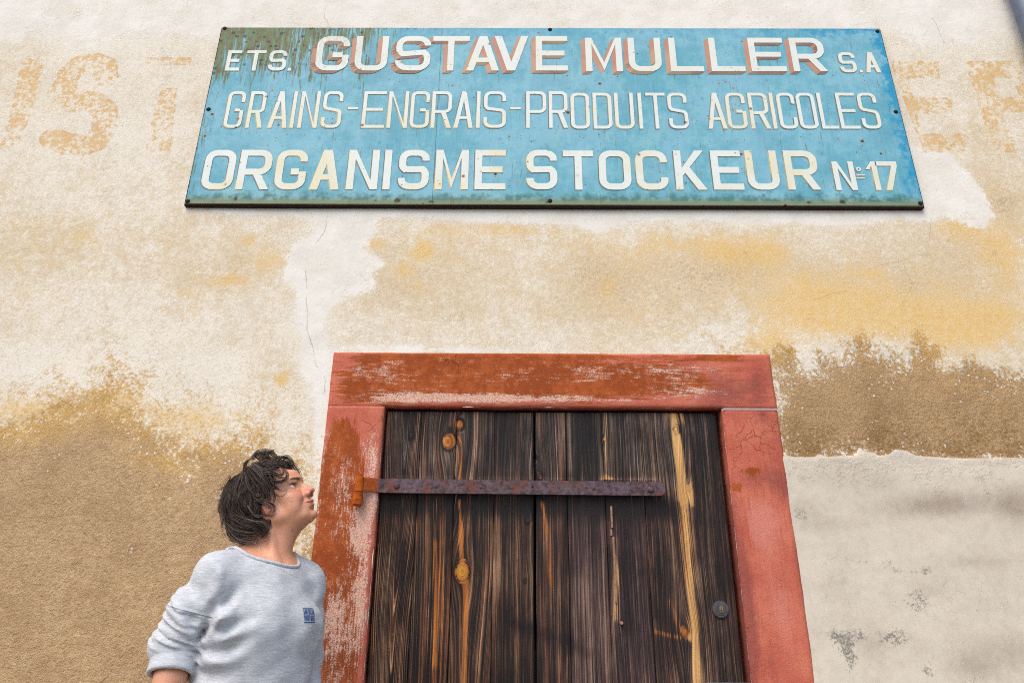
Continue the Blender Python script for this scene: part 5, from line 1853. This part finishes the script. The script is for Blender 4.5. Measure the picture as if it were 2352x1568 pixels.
    eyem = n.done(c, .06, spec=.6)
    look = HR @ np.array([.93, .10, .36])
    look /= np.linalg.norm(look)
    for s in (-1, 1):
        bm = bmesh.new()
        bmesh.ops.create_uvsphere(bm, u_segments=32, v_segments=24, radius=.0128)
        q = Vector(look).to_track_quat('Z', 'Y').to_matrix().to_4x4()
        cc = hp(70.5, s*32.5, 21)
        ang = [math.acos(max(-1, min(1, v.co.z/.0128))) for v in bm.verts]
        bmesh.ops.transform(bm, matrix=Matrix.Translation(cc) @ q, verts=bm.verts)
        m2 = bm_mesh('eyeball', bm, True)
        add_attr(m2, 'e', np.stack([np.array(ang)/1.0]*3, -1))
        link_mesh('eyeball', m2, eyem, T)

    V, Q = S.nets()
    V = fuse_smooth(V, Q, 1, .4)
    me = np_mesh('sweatshirt', V, Q, smooth=True)
    tl = (V-TC) @ TL_
    # sleeve seam as a signed distance: a plane across the drop shoulder
    seamd = np.full(len(V), -.1)
    smask = np.zeros(len(V))
    for (sh, el, wr), s in ((ARM_R, -1), (ARM_L, 1)):
        a_ = el-sh
        Lg = np.linalg.norm(a_)
        a_ = a_/Lg
        nn = a_*.93-TL_*s*(.12)+TF*.10
        nn /= np.linalg.norm(nn)
        dd = (V-(sh+a_*Lg*SEAM_T)) @ nn
        axd = np.linalg.norm(np.cross(V-sh, a_), axis=1)
        ok = (axd < .098) & (tl*s > .10)
        seamd = np.where(ok, dd, np.where(tl*s > 0, np.sign(dd)*.1, seamd))
        smask = np.maximum(smask, np.clip((.098-axd)/.012, 0, 1)*ok*(np.abs(dd) < .05))
    add_attr(me, 'c1', np.stack([seamd, smask, np.zeros(len(V))], -1))
    n = NT('heather_jersey')
    sd_, sk_, _, _ = n.attr('c1')
    a1 = n.noise(150, 3, .7, stretch=(.28, .28, 1.6))
    a2 = n.noise(420, 2, .6, stretch=(.5, .5, 1.2))
    a3 = n.noise(16, 4, .6)
    fcl = n.add(n.mul(a1, .55), n.add(n.mul(a2, .3), n.mul(a3, .15)))
    c = n.ramp(fcl, [(.36, lin(174, 178, 182)), (.50, lin(194, 197, 201)), (.62, lin(212, 214, 216))])
    sm = n.mul(sk_, n.step(n.math('ABSOLUTE', sd_), .0032, .0008))
    c = n.mix(n.mul(sm, .45), c, lin(120, 124, 132))
    hh = n.sub(n.mul(n.add(a1, a2), .5), n.mul(sm, 1.6))
    hh = n.add(hh, n.mul(n.mul(sk_, n.step(n.math('ABSOLUTE', sd_), .010, .004)), .5))
    jersey = n.done(c, .95, n.bump(hh, .0012), spec=.1, Sheen_Weight=.15)
    sweat = link_mesh('sweatshirt', me, jersey, T)
    # rolled neckline
    def ringtube(loop, r, name, mat, parent, tw=0.0):
        n_ = len(loop)
        t = np.roll(loop, -1, 0)-np.roll(loop, 1, 0)
        t /= np.linalg.norm(t, axis=1, keepdims=True)
        c_ = loop.mean(0)
        u = loop-c_
        u -= t*(u*t).sum(1, keepdims=True)
        u /= np.linalg.norm(u, axis=1, keepdims=True)
        v = np.cross(t, u)
        sides = 12
        rr_ = r*(1+.10*np.sin(np.arange(n_)*.9)*np.sin(np.arange(n_)*.37))
        VV = np.stack([loop+(u*math.cos(2*math.pi*k/sides)+v*math.sin(2*math.pi*k/sides))*rr_[:, None] for k in range(sides)], 1)
        I = np.arange(n_*sides).reshape(n_, sides)
        J = np.roll(I, -1, 0)
        q = np.concatenate([np.stack([I[:, k], I[:, (k+1) % sides], J[:, (k+1) % sides], J[:, k]], -1) for k in range(sides)])
        m_ = np_mesh(name, VV.reshape(-1, 3), q, smooth=True)
        o = link_mesh(name, m_, mat, parent)
        o.matrix_parent_inverse = Matrix.Identity(4)
        return o
    ringtube(loop+nrm*.002, .0055, 'neckline_roll', jersey, sweat)
    # printed chest mark
    ink = plain('blue_print', lin(44, 86, 146), .85, 0, .12, 200)
    pc = S.snap([S.ray(*zf(1772, 832))], .0)[0]
    gn = S.grad(np.array([pc]))[0]
    hx_ = np.cross(TU, gn)
    hx_ /= np.linalg.norm(hx_)
    if hx_[0] < 0:
        hx_ = -hx_
    vx_ = np.cross(gn, hx_)
    if vx_[2] < 0:
        vx_ = -vx_
    polys = []
    W_, Hh = .050, .056
    def addtext(txt, y, h, s, wscale):
        ws = {'I': .45, 'M': 1.3}
        tot = sum(ws.get(c_, 1.0) for c_ in txt)
        gap = .0016
        uw = (W_-gap*(len(txt)-1))/tot
        x = -W_/2
        for c_ in txt:
            w = uw*ws.get(c_, 1.0)
            for p in ([rect(0, 0, w, h)] if c_ == 'I' else glyph(c_, w, h, min(s, w*.42))):
                polys.append([(x+a_, y+b_) for a_, b_ in p])
            x += w+gap
    addtext('AMERICAN', .0018, .0180, .0026, 1)
    addtext('VINTAGE', -.0192, .0180, .0028, 1)
    for yb in (.0225, -.0255):
        for i in range(8):
            polys.append(rect(-W_/2-.001+i*(W_+.002)/8, yb, -W_/2-.001+(i+1)*(W_+.002)/8, yb+.0030))
    pts, fcs = [], []
    for i, p in enumerate(polys):
        fcs.append(list(range(len(pts), len(pts)+len(p))))
        pts += [(a_, b_, .0009+(i % 7)*.00005) for a_, b_ in p]
    pts = np.array(pts)
    W3 = pc+.86*(hx_*pts[:, :1]+vx_*pts[:, 1:2])+gn*.004
    W3 = S.snap(W3, .0, 6)
    W3 = W3+S.grad(W3)*(pts[:, 2:3]+.0006)
    bm = bmesh.new()
    bv = [bm.verts.new(p) for p in W3]
    for f_ in fcs:
        bm.faces.new([bv[i] for i in f_])
    m_ = bpy.data.meshes.new('chest_print')
    bm.to_mesh(m_)
    bm.free()
    o = link_mesh('chest_print', m_, ink, sweat)
    o.matrix_parent_inverse = Matrix.Identity(4)

    # ---------------- jeans and shoes (below the picture)
    J = Field(axes([(TC[0]-.25, TC[0]+.25, .009)]), axes([(TC[1]-.22, TC[1]+.24, .009)]), axes([(.05, .90, .011)]))
    J.ell(tp(0, -.02, .84), (.176, .126, .12), .03, 'u', RT)
    for s in (-1, 1):
        hip, kn, an = tp(s*.085, -.01, .80), tp(s*.09, .0, .46), tp(s*.095, -.03, .085)
        J.cap(hip, kn, .092, .064, .03)
        J.cap(kn, an, .064, .056, .02)
    V, Q = J.nets()
    link_mesh('jeans', np_mesh('jeans', V, Q, smooth=True), plain('blue_denim', lin(58, 72, 98), .9, 0, .2, 300), T)
    for s in (-1, 1):
        J = Field(axes([(TC[0]-.3, TC[0]+.3, .006)]), axes([(TC[1]-.3, TC[1]+.22, .006)]), axes([(-.006, .14, .006)]))
        an = tp(s*.095, -.03, .085)
        J.cap(an-TU*.035-TF*.02, an+TF*.16-TU*.048, .048, .038, .02)
        J.cap(an, an-TU*.03, .044, .05, .02)
        J.F = np.maximum(J.F, (.002-J.zs)[None, None, :].astype(np.float32))
        V, Q = J.nets()
        link_mesh('shoe', np_mesh('shoe', V, Q, smooth=True), plain('black_leather', lin(36, 34, 34), .5, 0, .2, 80), T)

    # ---------------- hair
    hs = axes([(hx-.24, hx+.18, .0042)])
    Hf = Field(hs, axes([(hy-.18, hy+.18, .0042)]), axes([(hz-.20, hz+.24, .0042)]))
    for c_, r_, k_ in HAIR_BLOBS:
        Hf.ell(hp(*c_), np.array(r_)*.001, k_*.001, 'u', HR)
    for c_, r_, k_ in HAIR_CUTS:
        Hf.ell(hp(*c_), np.array(r_)*.001, k_*.001, 's', HR)
    V, Q = Hf.nets()
    # push the cap a little inside the strand shell, with locks
    L = ((V-HO) @ HR)*1000
    capme = (V, Q)
    rng = np.random.default_rng(7)
    # strands: start on the outer shell, run along the flow field on it
    ctr = np.array([-22, 0, 62.0])
    crown = np.array([-.30, -.12, .95])
    crown /= np.linalg.norm(crown)
    nclump, per, npt = 520, 22, 15
    strands = []
    radii = []
    def outside_cut(Lp):
        m_ = np.zeros(len(Lp), bool)
        for c_, r_, k_ in HAIR_CUTS:
            m_ |= ((((Lp-np.array(c_))/np.array(r_))**2).sum(1) < .97)
        return m_
    d = rng.normal(size=(9000, 3))
    d /= np.linalg.norm(d, axis=1, keepdims=True)
    roots = ctr+d*170
    Wd = (HO+(HR @ (roots*.001).T).T)
    # march inwards to the hair shell
    dirw = (HR @ d.T).T
    tt = np.zeros(len(d))
    P_ = HO+(HR @ (ctr*.001))+dirw*.165
    for _ in range(60):
        f_ = Hf.sample(P_)
        P_ = P_-dirw*np.clip(f_, -.02, .02)[:, None]*.8
    ok = np.abs(Hf.sample(P_)) < .004
    P_, d = P_[ok], d[ok]
    Lr = ((P_-HO) @ HR)*1000
    ok = (Lr[:, 2] > -70)
    crd = (HR @ crown)
    wgt = (d @ crown > .55)
    P_, Lr, d = P_[ok], Lr[ok], d[ok]
    near = np.argwhere(d @ crown > .72)[:, 0][:240]
    sel = np.unique(np.concatenate([np.arange(min(nclump, len(P_))), near]))
    P_, d, Lr = P_[sel], d[sel], Lr[sel]
    crw = HR @ crown
    grav = np.array([0, 0, -1.0])
    for i in range(len(P_)):
        p = P_[i].copy()
        seed = rng.uniform(0, 6.28)
        wav_a = rng.uniform(.15, .55)
        length = rng.uniform(.060, .135)
        st = length/(npt-1)
        cw = HO+HR @ (ctr*.001)
        path = [p]
        fly = rng.uniform(.004, .014) if rng.uniform() < .22 else 0.0
        side_sign = rng.choice([-1, 1])
        for j in range(npt-1):
            g_ = Hf.grad(p[None])[0]
            rel = (p-cw)
            rel /= np.linalg.norm(rel)
            fl = rel-crw*(rel@crw)*0-crw*1.0       # away from the crown
            lp_ = ((p-HO) @ HR)*1000
            # fringe sweeps forward and down to her right, the sides sweep back
            if lp_[0] > 20:
                fl = fl+HR @ np.array([.9, -.8*np.sign(lp_[1]+20)*-1, -.2])*.7
            if lp_[0] < 30:
                fl = fl+HR @ np.array([-.35, 0, -.1])*.8+grav*.45
            fl = fl-g_*(fl@g_)
            fl /= max(np.linalg.norm(fl), 1e-6)
            sd_v = np.cross(g_, fl)
            fl = fl+sd_v*wav_a*math.sin(seed+j*.62)
            fl /= np.linalg.norm(fl)
            p = p+fl*st
            f_ = Hf.sample(p[None])[0]
            g_ = Hf.grad(p[None])[0]
            lift = .0015+.003*math.sin(seed*3+j*.4)
            lift += fly*(j/npt)**1.5
            if j > npt-5:
                lift += rng.uniform(.0, .004)*(j-npt+5)
            p = p-g_*(f_-lift)*.75
            path.append(p)
        path = np.array(path)
        tang = np.gradient(path, axis=0)
        gg = Hf.grad(path)
        bi = np.cross(tang/np.linalg.norm(tang, axis=1, keepdims=True), gg)
        for k in range(per):
            o_ = rng.uniform(-1, 1)
            wclump = rng.uniform(.003, .0085)
            prof = np.linspace(1, .35, npt)+.25*np.sin(np.linspace(0, 6, npt)+rng.uniform(0, 6))
            pp = path+bi*(o_*wclump*prof)[:, None]+gg*(rng.uniform(-.0035, .0030)+.0*prof)[:, None] if True else path
            pp = pp+np.cumsum(rng.normal(size=(npt, 3))*.00035, axis=0)
            Lq = ((pp-HO) @ HR)*1000
            if (((Lq-np.array([-4, -86, -18]))/np.array([25, 32, 26]))**2).sum(1).min() < 1 or (((Lq-np.array([100, -20, 22]))/np.array([60, 84, 84]))**2).sum(1).min() < .9:
                continue
            strands.append(pp)
            rr0 = rng.uniform(.00026, .00056)
            radii.append(rr0*np.concatenate([np.linspace(.7, 1, 4), np.linspace(1, .25, npt-4)]))
    # hand-laid locks in survey crop pixels: (list of (x, y, depth), count, spread)
    def hpix(x, y, yd):
        return at((840+x/3.136)/1.7415, (1780+y/3.136)/1.7415, yd)
    for pts, cnt_, spr in LOCKS:
        W3 = np.array([hpix(*p) for p in pts])
        # resample smooth
        n_ = len(W3)
        tq = np.linspace(0, n_-1, npt)
        res = []
        for t in tq:
            i = min(int(t), n_-2)
            f_ = t-i
            p0, p1, p2, p3 = W3[max(i-1, 0)], W3[i], W3[i+1], W3[min(i+2, n_-1)]
            res.append(.5*((2*p1)+(-p0+p2)*f_+(2*p0-5*p1+4*p2-p3)*f_*f_+(-p0+3*p1-3*p2+p3)*f_**3))
        path = np.array(res)
        for k in range(cnt_):
            off = rng.normal(size=3)*spr*np.array([1, .8, 1])
            prof = (.35+.65*np.abs(np.sin(np.linspace(.3, 2.8, npt)+rng.uniform(-.3, .3))))[:, None]
            pp = path+off*prof+np.cumsum(rng.normal(size=(npt, 3))*.0003, axis=0)
            strands.append(pp)
            radii.append(rng.uniform(.0003, .0006)*np.concatenate([np.linspace(1, 1, 5), np.linspace(1, .3, npt-5)]))
    # stray flyaways around the outline
    SV, SQ = cap_tubes(np.array(strands), np.array(radii))
    tone = np.repeat(rng.uniform(0, 1, len(strands)), npt*3)
    Vc, Qc = capme
    tone = np.concatenate([np.full(len(Vc), -.2), tone])
    me = np_mesh('hair', np.concatenate([Vc, SV]), np.concatenate([Qc, SQ+len(Vc)]), smooth=True)
    add_attr(me, 'h', np.stack([tone]*3, -1))
    n = NT('dark_hair')
    a_, _, _, _ = n.attr('h')
    c = n.ramp(a_, [(0, lin(42, 33, 29)), (.35, lin(54, 41, 35)), (.74, lin(82, 64, 53)), (.88, lin(110, 97, 90)), (1.0, lin(142, 132, 128))])
    hair = n.done(c, n.step(a_, -.1, .05) if False else n.math('SUBTRACT', .9, n.mul(n.step(a_, -.1, .05), .44)), spec=.28)
    ho = link_mesh('hair', me, hair, T)
    ho['kind'] = 'stuff'

ARM_R = (tp(-.150, -.02, NOTCH[2]-.038), at(410, 1482, -.58), at(410, 1482, -.58)+np.array([.015, -.085, -.215]))
ARM_L = (tp(.118, -.02, NOTCH[2]-.04), tp(.150, -.02, 1.085), tp(.135, .06, .86))
CUFF = .30
SEAM_T = .52
# scoop neckline in torso coordinates: (left, forward, height)
NECK_FRONT = [(890, 76), (960, 115), (1080, 180), (1200, 228), (1340, 268), (1480, 302), (1600, 318), (1655, 296)]
NECK_LOOP = [(.078, -.030, NOTCH[2]+.020), (.062, -.075, NOTCH[2]+.035), (0, -.10, NOTCH[2]+.048), (-.070, -.095, NOTCH[2]+.047)]
SWEAT_CREASES = [
    ([(760, 260), (790, 380), (740, 520), (690, 700)], .020, 0.0179), ([(690, 350), (720, 480), (640, 640)], .018, -0.0153),
    ([(712, 720), (700, 820), (668, 960), (600, 1060), (560, 1110)], .011, -0.0220), ([(760, 720), (770, 860), (720, 980)], .018, 0.0204),
    ([(700, 700), (690, 800), (680, 920)], .012, 0.0110), ([(735, 700), (735, 800), (720, 930)], .010, -0.0132), ([(655, 740), (660, 860)], .009, -0.0077),
    ([(960, 600), (880, 690), (790, 760)], .016, -0.0204), ([(1000, 640), (900, 760), (760, 850)], .020, 0.0179),
    ([(700, 980), (860, 900), (1020, 850)], .018, 0.0204), ([(720, 1060), (960, 940), (1180, 870)], .022, -0.0229), ([(640, 1120), (860, 1080), (1150, 960)], .022, 0.0204),
    ([(600, 1230), (860, 1230), (1080, 1080)], .022, -0.0229), ([(540, 1290), (740, 1330), (980, 1280)], .022, 0.0179), ([(560, 1400), (700, 1470), (860, 1490)], .020, -0.0153),
    ([(1760, 420), (1800, 560), (1850, 700)], .02, -0.0102), ([(1880, 900), (1840, 1100), (1830, 1300)], .02, -0.0179), ([(1700, 1200), (1740, 1400)], .02, -0.0102),
    ([(580, 1080), (640, 1000), (690, 960)], .010, -0.0132), ([(480, 430), (520, 560), (560, 660)], .02, -0.0102), ([(340, 780), (420, 960), (520, 1130)], .016, 0.0153), ([(480, 820), (540, 960)], .018, -0.0127),
    ([(430, 380), (330, 620)], .004, 0.0033)]
HAIR_BLOBS = [((-52, -6, 98), (60, 62, 50), 20), ((-20, 0, 66), (98, 86, 84), 1), ((-40, 0, 62), (98, 84, 74), 20), ((12, 0, 114), (52, 60, 40), 20), ((-92, 0, 14), (48, 66, 56), 24), ((-62, 0, -32), (44, 68, 36), 22),
              ((-30, -52, -34), (34, 26, 26), 16), ((-30, 52, -34), (34, 26, 26), 16), ((-20, -62, 36), (44, 26, 44), 16), ((-20, 62, 36), (44, 26, 44), 16), ((52, 34, 114), (26, 30, 16), 12), ((34, -40, 92), (36, 34, 26), 12)]
HAIR_CUTS = [((96, -6, 32), (64, 84, 84), 6), ((72, -56, 66), (36, 40, 42), 6), ((60, 0, -30), (60, 84, 60), 6), ((30, -60, 4), (38, 60, 30), 5), ((30, 60, 4), (38, 60, 30), 5), ((-6, -86, -16), (29, 36, 30), 5), ((2, 80, -16), (20, 26, 26), 5)]
Yn = -.525
LOCKS = [
    ([(230, 620, Yn+.04), (160, 700, Yn+.05), (120, 800, Yn+.05), (140, 860, Yn+.05)], 26, .006),
    ([(520, 180, Yn+.03), (600, 100, -.47), (700, 75, -.46), (790, 90, -.45)], 30, .006),
    ([(620, 160, -.48), (700, 100, -.46), (780, 110, -.45), (860, 170, -.44)], 40, .006),
    ([(150, 800, Yn+.05), (200, 940, Yn+.04), (230, 1080, Yn+.03), (300, 1180, Yn+.02), (420, 1220, Yn+.01)], 50, .009),
    ([(700, 330, Yn), (800, 300, Yn), (880, 330, Yn), (900, 380, Yn), (860, 420, Yn)], 16, .003),
    ([(820, 260, -.47), (870, 230, -.46), (930, 240, -.45), (960, 290, -.45)], 14, .003),
    ([(540, 250, Yn), (620, 330, Yn-.01), (680, 430, Yn-.015), (720, 520, Yn-.01), (700, 620, Yn-.01)], 70, .008),
    ([(560, 240, Yn+.01), (700, 270, Yn), (770, 340, Yn-.005), (800, 420, Yn)], 60, .007),
    ([(500, 300, Yn), (590, 400, Yn-.015), (670, 480, Yn-.015), (730, 600, Yn-.01), (750, 700, Yn-.01)], 70, .009),
    ([(300, 900, Yn+.01), (420, 960, Yn-.005), (560, 1000, Yn-.01), (690, 1070, Yn)], 70, .010),
    ([(250, 1000, Yn+.02), (360, 1090, Yn), (520, 1120, Yn-.005), (650, 1100, Yn)], 70, .010),
    ([(560, 720, Yn-.01), (600, 800, Yn-.01), (540, 900, Yn-.01)], 40, .006),
    ([(380, 420, Yn), (330, 560, Yn), (300, 700, Yn), (330, 820, Yn), (420, 900, Yn-.01)], 50, .009),
    ([(640, 150, -.47), (740, 140, -.46), (840, 190, -.45), (900, 190, -.44)], 50, .008),
    ([(560, 330, Yn-.01), (680, 300, Yn-.01), (800, 340, Yn), (900, 375, Yn), (925, 330, Yn), (905, 290, Yn)], 30, .0022),
    ([(560, 400, Yn-.01), (700, 400, Yn-.01), (840, 460, Yn), (950, 430, Yn), (975, 380, Yn), (950, 320, Yn), (915, 290, Yn)], 26, .0024),
    ([(600, 360, Yn-.01), (760, 350, Yn-.01), (880, 400, Yn), (960, 400, Yn), (965, 350, Yn)], 18, .002),
    ([(740, 380, Yn-.01), (790, 480, Yn-.01), (840, 550, Yn), (910, 575, Yn), (960, 560, Yn)], 7, .0012),
    ([(700, 420, Yn-.01), (780, 560, Yn-.01), (840, 630, Yn), (910, 640, Yn), (955, 600, Yn), (968, 560, Yn)], 6, .0012),
    ([(690, 480, Yn-.01), (780, 560, Yn-.01), (810, 640, Yn), (800, 710, Yn), (770, 750, Yn)], 12, .0016),
    ([(620, 640, Yn-.015), (740, 720, Yn-.015), (800, 760, Yn-.005), (815, 810, Yn-.005), (780, 840, Yn-.005)], 18, .002),
    ([(560, 700, Yn-.015), (680, 730, Yn-.015), (760, 790, Yn-.01), (740, 850, Yn-.01)], 14, .002),
    ([(470, 760, Yn-.015), (560, 880, Yn-.015), (640, 890, Yn-.015), (680, 840, Yn-.015)], 18, .002),
    ([(640, 110, -.45), (720, 90, -.45), (800, 70, -.45), (760, 100, -.45), (720, 150, -.45)], 12, .0022),
    ([(700, 180, -.46), (740, 90, -.46), (800, 90, -.46), (815, 160, -.46)], 10, .002),
    ([(640, 200, -.47), (580, 140, -.47), (600, 100, -.47), (700, 90, -.47), (740, 130, -.47)], 20, .003),
    ([(800, 180, -.43), (900, 150, -.42), (1000, 190, -.41), (1070, 270, -.41), (1120, 360, -.41), (1138, 440, -.41)], 34, .0035),
    ([(820, 220, -.43), (900, 200, -.42), (980, 220, -.41), (1060, 300, -.41), (1110, 380, -.41)], 40, .004),
    ([(1040, 240, -.41), (1090, 300, -.41), (1140, 290, -.41), (1152, 262, -.41)], 3, .0008),
    ([(860, 170, -.43), (960, 140, -.42), (1020, 200, -.41), (1080, 290, -.41)], 12, .003),
    ([(480, 300, Yn), (440, 240, Yn), (470, 200, Yn), (500, 170, Yn)], 26, .003), ([(500, 330, Yn), (430, 330, Yn), (440, 230, Yn), (490, 180, Yn)], 20, .003),
    ([(470, 430, Yn-.02), (500, 560, Yn-.025), (560, 640, Yn-.02), (640, 620, Yn-.02), (650, 560, Yn-.02)], 14, .0022),
    ([(440, 340, Yn-.02), (480, 520, Yn-.025), (560, 670, Yn-.02), (640, 700, Yn-.02), (660, 620, Yn-.02)], 14, .0022),
    ([(220, 560, Yn+.04), (150, 680, Yn+.05), (110, 760, Yn+.05), (120, 800, Yn+.05)], 8, .002), ([(240, 540, Yn+.04), (180, 620, Yn+.05), (130, 690, Yn+.05)], 8, .003),
    ([(260, 380, Yn+.02), (200, 480, Yn+.03), (160, 600, Yn+.04)], 14, .004),
    ([(420, 1000, Yn), (540, 1000, Yn-.01), (650, 1010, Yn-.01), (700, 1080, Yn-.01), (640, 1160, Yn)], 40, .006),
    ([(400, 960, Yn), (540, 960, Yn-.01), (670, 980, Yn-.01), (722, 1050, Yn-.01), (690, 1120, Yn)], 40, .005),
    ([(230, 1060, Yn+.03), (300, 1160, Yn+.02), (450, 1200, Yn), (600, 1170, Yn)], 40, .006),
]
build_person()
